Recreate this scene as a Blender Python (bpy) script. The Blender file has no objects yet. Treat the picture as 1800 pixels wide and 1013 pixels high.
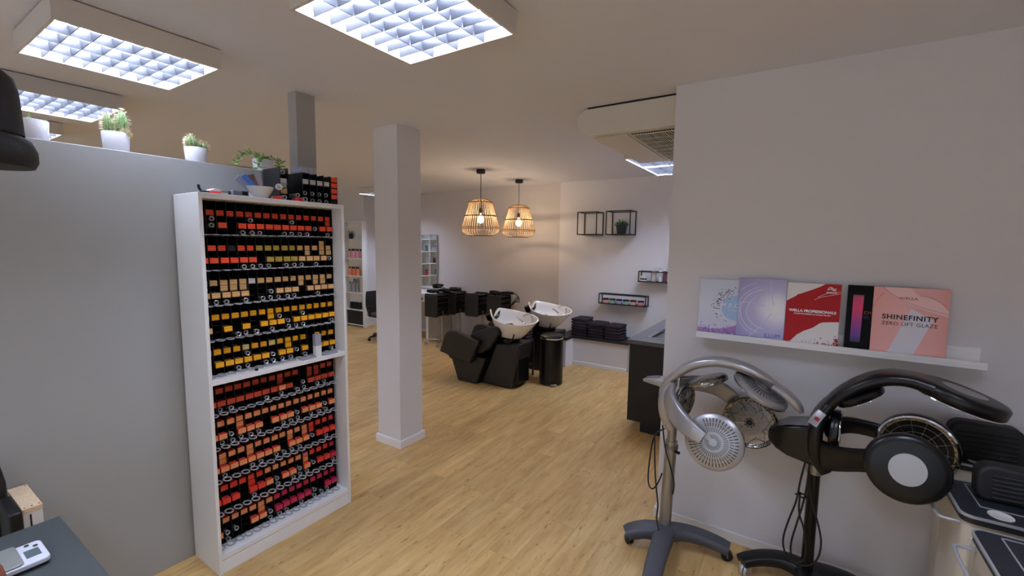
import bpy, math, random
from mathutils import Vector, Matrix
random.seed(7)
C = bpy.context.scene.collection
PI = math.pi
H = 2.745                                   # ceiling height

# ------------------------------------------------------------------ camera, world, exposure
sc = bpy.context.scene
EYE = 1.79
yaw, pitch, roll = (math.radians(a) for a in (32.984, -5.737, 0.716))
fw = Vector((-math.sin(yaw)*math.cos(pitch), math.cos(yaw)*math.cos(pitch), math.sin(pitch)))
rt = Vector((math.cos(yaw), math.sin(yaw), 0)); up = rt.cross(fw)
r2 = rt*math.cos(roll) + up*math.sin(roll); u2 = -rt*math.sin(roll) + up*math.cos(roll)
cd = bpy.data.cameras.new('camera'); cam = bpy.data.objects.new('camera', cd); C.objects.link(cam)
cd.sensor_width = 36; cd.lens = 781.9/1800*36; cd.clip_start = 0.02; cd.clip_end = 60
M3 = Matrix((r2, u2, -fw)).transposed()
cam.matrix_world = Matrix.Translation((0, 0, EYE)) @ M3.to_4x4()
sc.camera = cam
w = bpy.data.worlds.new('world'); sc.world = w; w.use_nodes = True
w.node_tree.nodes['Background'].inputs[0].default_value = (0.78, 0.86, 1.0, 1)
w.node_tree.nodes['Background'].inputs[1].default_value = 0.9            # overcast daylight, let in as fill by the added windows
pd_ = bpy.data.lights.new('fill_window_portal', 'AREA'); pd_.shape = 'RECTANGLE'; pd_.size = 4.4; pd_.size_y = 2.1; pd_.cycles.is_portal = True  # guides fill light through the added window
port = bpy.data.objects.new('fill_window_portal', pd_); C.objects.link(port); port.location = (-.2, -2.82, 1.4); port.rotation_euler = (PI/2, 0, 0)
pd2 = pd_.copy(); pd2.size = 5.4; port2 = bpy.data.objects.new('fill_window_portal', pd2); C.objects.link(port2); port2.location = (-6.3, -2.82, 1.4); port2.rotation_euler = (PI/2, 0, 0)
sc.view_settings.view_transform = 'Standard'; sc.view_settings.look = 'None'
sc.view_settings.exposure = 0.5; sc.view_settings.gamma = 1; sc.view_settings.use_curve_mapping = False
sc.cycles.use_denoising = True; sc.cycles.max_bounces = 10; sc.cycles.diffuse_bounces = 6
sc.cycles.sample_clamp_indirect = 4; sc.cycles.caustics_reflective = False; sc.cycles.caustics_refractive = False
TUBE_POWER = 115.0                           # fluorescent tubes
BULB_WATTS = 9.0                           # pendant bulbs

# ------------------------------------------------------------------ materials
def lin(c):
    return tuple(((v/255)/12.92 if v/255 <= .04045 else ((v/255+.055)/1.055)**2.4) for v in c) + (1,)
MATS = {}
def mat(name, rgb, rough=.5, metal=0.0, emit=None, spec=.5, bump=0, bscale=60, vary=0, coat=0, trans=0, alpha=1):
    m = bpy.data.materials.new(name); m.use_nodes = True; MATS[name] = m
    nt = m.node_tree; b = nt.nodes['Principled BSDF']
    b.inputs['Base Color'].default_value = lin(rgb); b.inputs['Roughness'].default_value = rough
    b.inputs['Metallic'].default_value = metal; b.inputs['Specular IOR Level'].default_value = spec
    b.inputs['Coat Weight'].default_value = coat; b.inputs['Transmission Weight'].default_value = trans
    b.inputs['Alpha'].default_value = alpha
    if emit: b.inputs['Emission Color'].default_value = lin(emit[0]); b.inputs['Emission Strength'].default_value = emit[1]
    if bump or vary:
        tc = nt.nodes.new('ShaderNodeTexCoord'); n = nt.nodes.new('ShaderNodeTexNoise')
        n.inputs['Scale'].default_value = bscale; n.inputs['Detail'].default_value = 4
        nt.links.new(tc.outputs['Object'], n.inputs['Vector'])
        if bump:
            bp = nt.nodes.new('ShaderNodeBump'); bp.inputs['Strength'].default_value = bump; bp.inputs['Distance'].default_value = .01
            nt.links.new(n.outputs['Fac'], bp.inputs['Height']); nt.links.new(bp.outputs['Normal'], b.inputs['Normal'])
        if vary:
            r = nt.nodes.new('ShaderNodeValToRGB'); c = lin(rgb)
            r.color_ramp.elements[0].position = .35; r.color_ramp.elements[1].position = .65
            r.color_ramp.elements[0].color = tuple(v*(1-vary) for v in c[:3])+(1,)
            r.color_ramp.elements[1].color = tuple(min(1, v*(1+vary)) for v in c[:3])+(1,)
            nt.links.new(n.outputs['Fac'], r.inputs['Fac']); nt.links.new(r.outputs['Color'], b.inputs['Base Color'])
    return m
mat('wall_paint', (221, 219, 222), .85, bump=.08, bscale=90)
mat('wall_paint_shaded', (208, 203, 203), .85, bump=.08, bscale=90)  # shade of the left back wall section put into its colour
mat('post_paint', (172, 170, 167), .7)
mat('ceiling_paint', (221, 223, 234), .9, bump=.06, bscale=70)
mat('partition_board', (164, 165, 162), .55, bump=.03, bscale=40)
mat('white_board', (232, 232, 230), .45, bump=.02, bscale=30)
mat('white_trim', (235, 234, 234), .4)
mat('white_ledge', (240, 240, 240), .4)
mat('black_plastic', (14, 14, 16), .4, spec=.4)
mat('rack_black', (10, 10, 11), .5, spec=.3)
mat('gloss_black', (9, 9, 10), .3, spec=.4)
mat('soft_black', (22, 22, 24), .6, bump=.1, bscale=200)
mat('leather_black', (25, 22, 21), .42, spec=.5, bump=.12, bscale=260)
mat('counter_black', (20, 18, 18), .55)
mat('counter_top', (92, 92, 95), .35, bump=.05, bscale=300, vary=.12)
mat('steel', (190, 190, 192), .28, metal=1)
mat('chrome', (225, 225, 228), .08, metal=1)
mat('dish_chrome', (150, 144, 138), .08, metal=1, bump=1.0, bscale=28)
mat('silver_plastic', (172, 171, 173), .3, metal=.55, spec=.6)
mat('silver_dark', (128, 126, 130), .3, metal=.5)
mat('slot_dark', (38, 38, 40), .6)
mat('pole_grey', (160, 158, 152), .3, metal=.7)
mat('base_grey', (68, 70, 76), .5, bump=.06, bscale=150)
mat('porcelain', (244, 242, 240), .1, coat=.6)
mat('ring_grey', (176, 178, 182), .35, metal=.2)
mat('tube_alu', (205, 205, 208), .3, metal=.9)
mat('cap_white', (228, 226, 222), .4)
mat('pot_white', (232, 232, 238), .5, bump=.25, bscale=240)
mat('pot_white_smooth', (236, 236, 240), .4)
mat('pot_black', (30, 33, 36), .6)
mat('soil', (70, 54, 42), .95, bump=.6, bscale=150)
mat('cactus_green', (96, 122, 72), .6, bump=.2, bscale=120, vary=.2)
mat('cactus_spine', (222, 205, 168), .7)
mat('leaf_green', (126, 158, 84), .5, vary=.25, bscale=30)
mat('leaf_dark', (62, 118, 58), .5, vary=.3, bscale=40)
mat('stem_pale', (180, 186, 130), .6)
mat('rattan', (176, 150, 116), .55, bump=.2, bscale=120, vary=.15)
mat('rattan_dark', (128, 88, 54), .6, bump=.2, bscale=120)
mat('wire_black', (26, 24, 24), .5)
mat('towel_plum', (44, 32, 44), .95, bump=.9, bscale=420, vary=.25)
mat('lamp_housing', (216, 210, 202), .45)
mat('louvre', (58, 59, 64), .4, spec=.5)
mat('reflector', (150, 152, 158), .5)
mat('fluorescent', (0, 0, 0), .5, emit=((214, 226, 255), TUBE_POWER))
mat('shadow_gap', (24, 22, 22), .9)
mat('ac_shell', (218, 212, 202), .4, bump=.02, bscale=20)
mat('ac_grille', (222, 218, 210), .5)
mat('table_slate', (58, 63, 63), .55, bump=.05, bscale=300)
mat('scale_white', (226, 228, 236), .3)
mat('scale_plate', (176, 178, 172), .35, metal=.6)
mat('lcd', (92, 104, 108), .2)
mat('brown_clay', (150, 84, 56), .6, vary=.15, bscale=20)
mat('pine', (226, 198, 160), .6, bump=.1, bscale=60, vary=.08)
mat('nail', (60, 56, 54), .5, metal=.8)
mat('tray_navy', (34, 38, 46), .45)
mat('trolley_side', (206, 200, 186), .4)
mat('cord_black', (16, 15, 15), .5)
mat('red_led', (150, 24, 38), .4)
mat('tube_end', (186, 186, 190), .3, metal=.7)
mat('mirror_glass', (235, 238, 238), .02, metal=1)
mat('blue_card', (70, 120, 200), .5); mat('brown_card', (96, 66, 58), .5)
mat('foil_card', (176, 174, 184), .25, metal=.4)
mat('carton_grey', (156, 158, 172), .5); mat('carton_white', (228, 228, 226), .5)
mat('carton_edge', (98, 98, 108), .5)
mat('chair_pad', (32, 32, 34), .8)

def carton(name, face, side):
    """printed end of a dye carton: a flat colour with two thin lines of print"""
    m = mat(name, face, .5); nt = m.node_tree; b = nt.nodes['Principled BSDF']
    tc = nt.nodes.new('ShaderNodeTexCoord'); sp = nt.nodes.new('ShaderNodeSeparateXYZ')
    nz = nt.nodes.new('ShaderNodeTexNoise'); nz.inputs['Scale'].default_value = 900
    mp = nt.nodes.new('ShaderNodeMapping'); mp.inputs['Scale'].default_value = (0, 1, .12)
    nt.links.new(tc.outputs['Object'], mp.inputs['Vector']); nt.links.new(mp.outputs['Vector'], nz.inputs['Vector'])
    nt.links.new(tc.outputs['Object'], sp.inputs['Vector'])
    wv = nt.nodes.new('ShaderNodeMath'); wv.operation = 'MULTIPLY'; wv.inputs[1].default_value = 430
    sn = nt.nodes.new('ShaderNodeMath'); sn.operation = 'SINE'
    nt.links.new(sp.outputs['Z'], wv.inputs[0]); nt.links.new(wv.outputs[0], sn.inputs[0])
    g1 = nt.nodes.new('ShaderNodeMath'); g1.operation = 'GREATER_THAN'; g1.inputs[1].default_value = .75
    g2 = nt.nodes.new('ShaderNodeMath'); g2.operation = 'GREATER_THAN'; g2.inputs[1].default_value = .5
    nt.links.new(sn.outputs[0], g1.inputs[0]); nt.links.new(nz.outputs['Fac'], g2.inputs[0])
    mu = nt.nodes.new('ShaderNodeMath'); mu.operation = 'MULTIPLY'
    nt.links.new(g1.outputs[0], mu.inputs[0]); nt.links.new(g2.outputs[0], mu.inputs[1])
    mx = nt.nodes.new('ShaderNodeMix'); mx.data_type = 'RGBA'
    mx.inputs[6].default_value = lin(face); mx.inputs[7].default_value = tuple(v*.35 for v in lin(face)[:3])+(1,)
    nt.links.new(mu.outputs[0], mx.inputs[0]); nt.links.new(mx.outputs[2], b.inputs['Base Color'])
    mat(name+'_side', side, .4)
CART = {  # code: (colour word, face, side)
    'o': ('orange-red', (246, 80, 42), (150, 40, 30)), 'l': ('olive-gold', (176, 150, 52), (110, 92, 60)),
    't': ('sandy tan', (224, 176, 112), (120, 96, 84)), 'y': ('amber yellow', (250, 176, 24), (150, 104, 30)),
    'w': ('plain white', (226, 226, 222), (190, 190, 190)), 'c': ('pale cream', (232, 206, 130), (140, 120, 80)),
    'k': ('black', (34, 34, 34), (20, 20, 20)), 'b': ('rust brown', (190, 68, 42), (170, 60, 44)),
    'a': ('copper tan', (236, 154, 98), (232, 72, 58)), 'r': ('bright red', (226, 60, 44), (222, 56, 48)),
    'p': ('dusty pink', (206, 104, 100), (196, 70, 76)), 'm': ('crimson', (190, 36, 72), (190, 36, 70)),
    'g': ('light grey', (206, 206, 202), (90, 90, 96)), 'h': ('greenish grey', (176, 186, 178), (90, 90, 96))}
for k, (wd, f, s) in CART.items(): carton('carton_'+k, f, s)

# wood-look plank floor, planks along Y
m = bpy.data.materials.new('floor_planks'); m.use_nodes = True; MATS['floor_planks'] = m
nt = m.node_tree; N = nt.nodes; L = nt.links; b = N['Principled BSDF']
def node(t, **kw):
    n = N.new(t)
    for k, v in kw.items(): n.inputs[k].default_value = v
    return n
tc = N.new('ShaderNodeTexCoord'); sp = N.new('ShaderNodeSeparateXYZ'); cb = N.new('ShaderNodeCombineXYZ')
L.new(tc.outputs['Object'], sp.inputs[0]); L.new(sp.outputs['Y'], cb.inputs['X']); L.new(sp.outputs['X'], cb.inputs['Y'])
br = node('ShaderNodeTexBrick', **{'Scale': 1.0, 'Mortar Size': .0012, 'Mortar Smooth': .1, 'Brick Width': 1.22, 'Row Height': .181})
br.offset = .37; br.offset_frequency = 2
br.inputs['Color1'].default_value = (0, 0, 0, 1); br.inputs['Color2'].default_value = (1, 1, 1, 1); br.inputs['Mortar'].default_value = (.5, .5, .5, 1)
L.new(cb.outputs[0], br.inputs['Vector'])
def stretch(sx, sy, scale, detail, rough, off=None):
    mp = N.new('ShaderNodeMapping'); mp.inputs['Scale'].default_value = (sx, sy, 1)
    if off is not None:
        ad = N.new('ShaderNodeVectorMath'); ad.operation = 'MULTIPLY_ADD'
        L.new(br.outputs['Color'], ad.inputs[0]); ad.inputs[1].default_value = off; L.new(cb.outputs[0], ad.inputs[2]); L.new(ad.outputs[0], mp.inputs['Vector'])
    else: L.new(cb.outputs[0], mp.inputs['Vector'])
    n = node('ShaderNodeTexNoise', Scale=scale, Detail=detail, Roughness=rough); L.new(mp.outputs[0], n.inputs['Vector']); return n
grain = stretch(1.3, 9, 2.0, 9, .62, (7, 3, 0)); blotch = stretch(.9, 3.2, 2.2, 5, .6, (5, 9, 0)); fleck = stretch(4, 15, 2.6, 5, .72, (3, 5, 0))
fine = stretch(4, 90, 3.0, 3, .5)
def ramp(src, stops):
    r = N.new('ShaderNodeValToRGB'); e = r.color_ramp.elements
    while len(e) < len(stops): e.new(.5)
    for i, (p, c) in enumerate(stops): e[i].position = p; e[i].color = c if len(c) == 4 else lin(c)
    L.new(src, r.inputs['Fac']); return r
def mixc(fac, a, bb, typ='MIX'):
    x = N.new('ShaderNodeMix'); x.data_type = 'RGBA'; x.blend_type = typ
    for s, v in ((x.inputs[0], fac), (x.inputs[6], a), (x.inputs[7], bb)):
        if hasattr(v, 'is_output'): L.new(v, s)
        else: s.default_value = v
    return x.outputs[2]
g = ramp(grain.outputs['Fac'], [(.25, (184, 144, 86)), (.42, (208, 171, 111)), (.58, (220, 185, 125)), (.8, (232, 203, 148))])
t1 = ramp(br.outputs['Color'], [(0, (.84, .84, .84, 1)), (1, (1.0, .99, .98, 1))])
c1 = mixc(1.0, g.outputs['Color'], t1.outputs['Color'], 'MULTIPLY')
bl = ramp(blotch.outputs['Fac'], [(.35, (.80, .75, .68, 1)), (.6, (1, 1, 1, 1))]); c2 = mixc(.85, c1, bl.outputs['Color'], 'MULTIPLY')
fl = ramp(fleck.outputs['Fac'], [(.335, (.42, .33, .25, 1)), (.41, (1, 1, 1, 1))]); c3 = mixc(.85, c2, fl.outputs['Color'], 'MULTIPLY')
fi = ramp(fine.outputs['Fac'], [(.3, (.88, .86, .83, 1)), (.6, (1, 1, 1, 1))]); c4 = mixc(.3, c3, fi.outputs['Color'], 'MULTIPLY')
mo = ramp(br.outputs['Fac'], [(0, (1, 1, 1, 1)), (1, (.72, .66, .58, 1))]); c5 = mixc(1.0, c4, mo.outputs['Color'], 'MULTIPLY')
L.new(c5, b.inputs['Base Color']); b.inputs['Roughness'].default_value = .42; b.inputs['Specular IOR Level'].default_value = .35
bp = N.new('ShaderNodeBump'); bp.inputs['Strength'].default_value = .15; bp.inputs['Distance'].default_value = .003
L.new(fine.outputs['Fac'], bp.inputs['Height']); L.new(bp.outputs['Normal'], b.inputs['Normal'])

# glowing clear bulb: lets its filament's light through
m = bpy.data.materials.new('bulb_glass'); m.use_nodes = True; MATS['bulb_glass'] = m; nt = m.node_tree
nt.nodes.remove(nt.nodes['Principled BSDF']); o_ = nt.nodes['Material Output']
t_ = nt.nodes.new('ShaderNodeBsdfTransparent'); e_ = nt.nodes.new('ShaderNodeEmission'); a_ = nt.nodes.new('ShaderNodeAddShader')
e_.inputs[0].default_value = lin((255, 222, 176)); e_.inputs[1].default_value = 1.5
t_.inputs[0].default_value = (.95, .95, .95, 1)
nt.links.new(t_.outputs[0], a_.inputs[0]); nt.links.new(e_.outputs[0], a_.inputs[1]); nt.links.new(a_.outputs[0], o_.inputs[0])

def grad(name, axis, stops, rough=.35, scale=1.0, off=0.0, radial=None):
    """printed colour blend along a local axis (or from a point) of a cover"""
    m = mat(name, (128, 128, 128), rough); nt = m.node_tree; b = nt.nodes['Principled BSDF']
    tc = nt.nodes.new('ShaderNodeTexCoord'); r = nt.nodes.new('ShaderNodeValToRGB')
    if radial:
        v = nt.nodes.new('ShaderNodeVectorMath'); v.operation = 'DISTANCE'; v.inputs[1].default_value = radial
        nt.links.new(tc.outputs['Object'], v.inputs[0]); src = v.outputs['Value']
    else:
        s = nt.nodes.new('ShaderNodeSeparateXYZ'); nt.links.new(tc.outputs['Object'], s.inputs[0]); src = s.outputs[axis]
    mm = nt.nodes.new('ShaderNodeMath'); mm.operation = 'MULTIPLY_ADD'; mm.inputs[1].default_value = scale; mm.inputs[2].default_value = off
    nt.links.new(src, mm.inputs[0]); nt.links.new(mm.outputs[0], r.inputs['Fac'])
    e = r.color_ramp.elements
    while len(e) < len(stops): e.new(.5)
    for i, (p, c) in enumerate(stops): e[i].position = p; e[i].color = lin(c)
    nt.links.new(r.outputs['Color'], b.inputs['Base Color']); return m

# ------------------------------------------------------------------ mesh builder
class MB:
    def __init__(self): self.v = []; self.f = []; self.mi = []; self.cur = 0
    def add(self, vs, fs):
        o = len(self.v); self.v += [tuple(p) for p in vs]
        for q in fs: self.f.append([i+o for i in q]); self.mi.append(self.cur)
        return self
    def box(self, x0, x1, y0, y1, z0, z1, R=None, c=None):
        vs = [Vector((x, y, z)) for z in (z0, z1) for y in (y0, y1) for x in (x0, x1)]
        if R is not None:
            c = Vector(c) if c else Vector(((x0+x1)/2, (y0+y1)/2, (z0+z1)/2)); vs = [R @ (p-c) + c for p in vs]
        return self.add(vs, [(0, 2, 3, 1), (4, 5, 7, 6), (0, 1, 5, 4), (2, 6, 7, 3), (0, 4, 6, 2), (1, 3, 7, 5)])
    def loft(self, rings, cap=True, closed=False):
        n = len(rings[0]); vs = [p for r in rings for p in r]; fs = []
        k = len(rings)
        for i in range(k if closed else k-1):
            for j in range(n):
                a, b2 = i*n+j, i*n+(j+1) % n; c2, d = ((i+1) % k)*n+(j+1) % n, ((i+1) % k)*n+j
                fs.append((a, b2, c2, d))
        if cap and not closed: fs += [tuple(range(n))[::-1], tuple(range((k-1)*n, k*n))]
        return self.add(vs, fs)
    def cyl(self, p0, p1, r0, r1=None, n=16, cap=True):
        p0, p1 = Vector(p0), Vector(p1); r1 = r0 if r1 is None else r1
        t = (p1-p0).normalized(); a = t.orthogonal().normalized(); bb = t.cross(a)
        ring = lambda p, r: [p + (a*math.cos(2*PI*i/n) + bb*math.sin(2*PI*i/n))*r for i in range(n)]
        return self.loft([ring(p0, r0), ring(p1, r1)], cap)
    def lathe(self, prof, c=(0, 0, 0), n=24, axis=(0, 0, 1), cap=True, mod=None):
        ax = Vector(axis).normalized(); q = Vector((0, 0, 1)).rotation_difference(ax); c = Vector(c)
        rings = []
        for r, z in prof:
            rings.append([c + q @ Vector((r*(1 if mod is None else mod(2*PI*i/n))*math.cos(2*PI*i/n), r*(1 if mod is None else mod(2*PI*i/n))*math.sin(2*PI*i/n), z)) for i in range(n)])
        return self.loft(rings, cap)
    def tube(self, pts, r, n=8, closed=False, smooth=0):
        pts = [Vector(p) for p in pts]
        for _ in range(smooth):
            q = [] if closed else [pts[0]]
            for i in range(len(pts) if closed else len(pts)-1):
                a, b2 = pts[i], pts[(i+1) % len(pts)]; q += [a*.75+b2*.25, a*.25+b2*.75]
            if not closed: q.append(pts[-1])
            pts = q
        k = len(pts); rings = []; nrm = None
        for i in range(k):
            if closed: t = (pts[(i+1) % k]-pts[i-1]).normalized()
            else: t = (pts[min(i+1, k-1)]-pts[max(i-1, 0)]).normalized()
            nrm = t.orthogonal().normalized() if nrm is None else (nrm - t*nrm.dot(t)).normalized()
            bb = t.cross(nrm); rr = r[min(i, len(r)-1)] if isinstance(r, (list, tuple)) else r
            rings.append([pts[i] + (nrm*math.cos(2*PI*j/n) + bb*math.sin(2*PI*j/n))*rr for j in range(n)])
        return self.loft(rings, True, closed)
    def ribbon(self, pts, nrm, a, b, n=16, smooth=2, pw=.5):
        """swept band: at each point half-width a across, half-thickness b along the outward normal"""
        P = [(Vector(p), Vector(nrm[i] if isinstance(nrm, list) else nrm), a[i] if isinstance(a, list) else a, b[i] if isinstance(b, list) else b) for i, p in enumerate(pts)]
        for _ in range(smooth):
            q = [P[0]]
            for i in range(len(P)-1):
                for s in (.25, .75): q.append(tuple(P[i][j]*(1-s) + P[i+1][j]*s for j in range(4)))
            q.append(P[-1]); P = q
        rings = []; k = len(P)
        for i in range(k):
            t = (P[min(i+1, k-1)][0]-P[max(i-1, 0)][0]).normalized(); nn = P[i][1]; nn = (nn - t*nn.dot(t)).normalized(); s = t.cross(nn)
            ring = []
            for j in range(n):
                th = 2*PI*j/n; cc, ss = math.cos(th), math.sin(th)
                ring.append(P[i][0] + s*P[i][2]*math.copysign(abs(cc)**pw, cc) + nn*P[i][3]*math.copysign(abs(ss)**pw, ss))
            rings.append(ring)
        return self.loft(rings)
    def prism(self, poly, f, d0, d1):
        """polygon (2d) mapped by f(u, v, d) and extruded from d0 to d1"""
        n = len(poly); vs = [f(u, v, d0) for u, v in poly] + [f(u, v, d1) for u, v in poly]
        return self.add(vs, [tuple(range(n))[::-1], tuple(range(n, 2*n))] + [(i, (i+1) % n, n+(i+1) % n, n+i) for i in range(n)])
    def ball(self, c, r, n=12, m=8, sc=(1, 1, 1), R=None):
        prof = [(math.sin(PI*i/m), -math.cos(PI*i/m)) for i in range(m+1)]; rings = []
        for a, z in prof:
            a = max(a, .02)
            ring = []
            for i in range(n):
                p = Vector((a*math.cos(2*PI*i/n)*sc[0]*r, a*math.sin(2*PI*i/n)*sc[1]*r, z*sc[2]*r))
                ring.append((R @ p if R is not None else p) + Vector(c))
            rings.append(ring)
        return self.loft(rings)
    def build(self, name, mats, parent=None, bevel=0, sub=0, sharp=35, world=True, seg=2):
        me = bpy.data.meshes.new(name)
        off = Vector((0, 0, 0)); p = parent
        if world:
            while p is not None: off += Vector(p.location); p = p.parent
        me.from_pydata([Vector(q)-off for q in self.v], [], self.f)
        mats = [mats] if isinstance(mats, str) else mats
        for k in mats: me.materials.append(MATS[k])
        me.polygons.foreach_set('material_index', self.mi)
        import bmesh
        bm = bmesh.new(); bm.from_mesh(me); bmesh.ops.recalc_face_normals(bm, faces=bm.faces); bm.to_mesh(me); bm.free()
        me.shade_smooth(); me.set_sharp_from_angle(angle=math.radians(sharp))
        o = bpy.data.objects.new(name, me); C.objects.link(o)
        if parent is not None: o.parent = parent
        if bevel:
            md = o.modifiers.new('bevel', 'BEVEL'); md.width = bevel; md.segments = seg; md.limit_method = 'ANGLE'; md.angle_limit = math.radians(40)
        if sub:
            md = o.modifiers.new('subdivision', 'SUBSURF'); md.levels = sub; md.render_levels = sub
        return o
def tag(o, label=None, cat=None, group=None, kind=None):
    if label: o['label'] = label
    if cat: o['category'] = cat
    if group: o['group'] = group
    if kind: o['kind'] = kind
    return o
def thing(name, label, cat, loc=(0, 0, 0), group=None):
    o = bpy.data.objects.new(name, None); o.empty_display_size = .05; C.objects.link(o); o.location = loc
    return tag(o, label, cat, group)
KIDS = {}
def dup(root, loc, label=None, rotz=None, group=None):
    def rec(o, parent):
        c = o.copy(); C.objects.link(c)
        if parent is not None: c.parent = parent
        for ch in KIDS.get(o.name) or [x for x in list(C.objects) if x.parent == o]: rec(ch, c)
        return c
    KIDS.clear()
    for x in C.objects:
        if x.parent is not None: KIDS.setdefault(x.parent.name, []).append(x)
    r = rec(root, None); r.location = loc
    if rotz is not None: r.rotation_euler.z = rotz
    if label: r['label'] = label
    if group: r['group'] = group
    return r
def struct(name, mb, mats, label=None, bevel=0, parent=None):
    o = mb.build(name, mats, parent, bevel=bevel)
    if parent is None: o['kind'] = 'structure'; o['label'] = label or name.replace('_', ' '); o['category'] = name.split('_')[0]
    return o
def lettering(name, text, size, x, z, y, material, parent, sx=1.0, shear=0, spacing=1.0, align='CENTER', extrude=.0004, fat=0, label=None):
    """flat lettering standing on a local XZ plane, facing -Y"""
    cu = bpy.data.curves.new(name, 'FONT'); cu.body = text; cu.size = size; cu.extrude = extrude; cu.align_x = align; cu.shear = shear
    cu.space_character = spacing; cu.offset = fat; cu.resolution_u = 3
    t = bpy.data.objects.new(name+'_src', cu); C.objects.link(t); bpy.context.view_layer.update()
    me = bpy.data.meshes.new_from_object(t.evaluated_get(bpy.context.evaluated_depsgraph_get())); bpy.data.objects.remove(t); bpy.data.curves.remove(cu)
    for v in me.vertices: v.co = (v.co.x*sx + x, y - v.co.z, v.co.y + z)
    me.materials.clear(); me.materials.append(MATS[material])
    o = bpy.data.objects.new(name, me); C.objects.link(o); o.parent = parent
    if label: o['label'] = label
    return o
ORD = ['first', 'second', 'third', 'fourth', 'fifth', 'sixth', 'seventh', 'eighth', 'ninth', 'tenth', 'eleventh', 'twelfth', 'thirteenth', 'fourteenth', 'fifteenth', 'sixteenth']

# ------------------------------------------------------------------ setting
YW, YB = 2.875, 6.36
struct('floor', MB().box(-10, 2.7, -2.9, 7.1, -.1, 0), 'floor_planks', 'light oak look plank floor running towards the back wall')
struct('ceiling', MB().box(-10, 2.7, -2.9, 7.1, H, H+.1), 'ceiling_paint', 'plain pale ceiling over the whole salon')
struct('wall_right', MB().box(-.70, 2.6, YW, YW+.115, 0, H), 'wall_paint', 'pale grey wall behind the two hair processors')
struct('wall_right_return', MB().box(-.70, -.60, YW+.115, 6.6, 0, H), 'wall_paint', 'side wall behind the sink counter')
struct('wall_back', MB().box(-7.63, -3.24, 6.45, 6.6, 0, H), 'wall_paint_shaded', 'pale back wall behind the pendant lamps')
struct('wall_back_right', MB().box(-3.24, -.70, YB, 6.6, 0, H), 'wall_paint', 'pale back wall with the black wire shelves')
struct('wall_corner', MB().box(-8.42, -7.63, 6.10, 6.6, 0, H), 'wall_paint', 'projecting wall corner behind the tall product shelf')
struct('wall_far', MB().box(-10, -8.42, 6.8, 6.95, 0, H), 'wall_paint', 'far wall at the left end of the salon')
struct('wall_left', MB().box(-9.8, -9.65, -2.9, 6.8, 0, H), 'wall_paint', 'left end wall of the salon')
m = MB(); WX0, WX1, WZ0, WZ1 = -2.4, 2.0, .35, 2.45         # unseen window added behind the viewer for fill daylight
VX0, VX1 = -9.0, -3.6  # second unseen window, added to brighten the area behind the partition
for a, b_, c, d in ((-10, VX0, 0, H), (VX1, WX0, 0, H), (WX1, 2.7, 0, H), (WX0, WX1, 0, WZ0), (WX0, WX1, WZ1, H), (VX0, VX1, 0, WZ0), (VX0, VX1, WZ1, H)): m.box(a, b_, -2.8, -2.65, c, d)
struct('wall_front', m, 'wall_paint', 'front wall with the added fill windows behind the viewer')
for nm, x0, x1 in (('window_fill_1', WX0, WX1), ('window_fill_2', VX0, VX1)):
    m = MB()
    for k in range(4): x = x0+(x1-x0-.07)*k/3; m.box(x, x+.07, -2.76, -2.69, WZ0, WZ1)
    for z in (WZ0, WZ1-.07): m.box(x0, x1, -2.759, -2.691, z, z+.07)
    struct(nm, m, 'white_trim', 'white framed window added behind the viewer for fill light' if nm == 'window_fill_1' else 'white framed window added for fill light in the area behind the partition')

struct('wall_east', MB().box(2.45, 2.6, -2.7, YW, 0, H), 'wall_paint', 'wall at the right of the viewer')
struct('wall_partition', MB().box(-2.93, -2.79, -.9, 1.70, 0, 2.212), 'partition_board', 'grey head-high partition carrying the row of cactus pots', bevel=.002)
struct('column_post', MB().box(-2.875, -2.785, 1.717, 1.85, 0, H), 'post_paint', 'slim square post rising behind the tall white shelf')
pl = struct('column_pillar', MB().box(-3.105, -2.817, 2.597, 2.862, 0, H), 'wall_paint', 'square white pillar in the middle of the floor', bevel=.004)
struct('column_plinth', MB().box(-3.122, -2.80, 2.58, 2.879, 0, .07), 'white_trim', bevel=.003, parent=pl)
t = MB().box(-.715, 2.45, YW-.014, YW, 0, .062); t.box(-.715, -.70, YW, YW+.115, 0, .062)
struct('baseboard_right', t, 'white_trim', 'white baseboard along the wall behind the hair processors', bevel=.003)
struct('baseboard_back', MB().box(-7.63, -5.6, 6.436, 6.45, 0, .06).box(-5.5, -3.25, 6.436, 6.45, 0, .06), 'white_trim', 'white baseboard along the back wall', bevel=.003)
struct('baseboard_corner', MB().box(-8.42, -7.616, 6.086, 6.10, 0, .06).box(-7.63, -7.616, 6.10, 6.45, 0, .06), 'white_trim', 'white baseboard round the projecting wall corner', bevel=.003)

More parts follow.
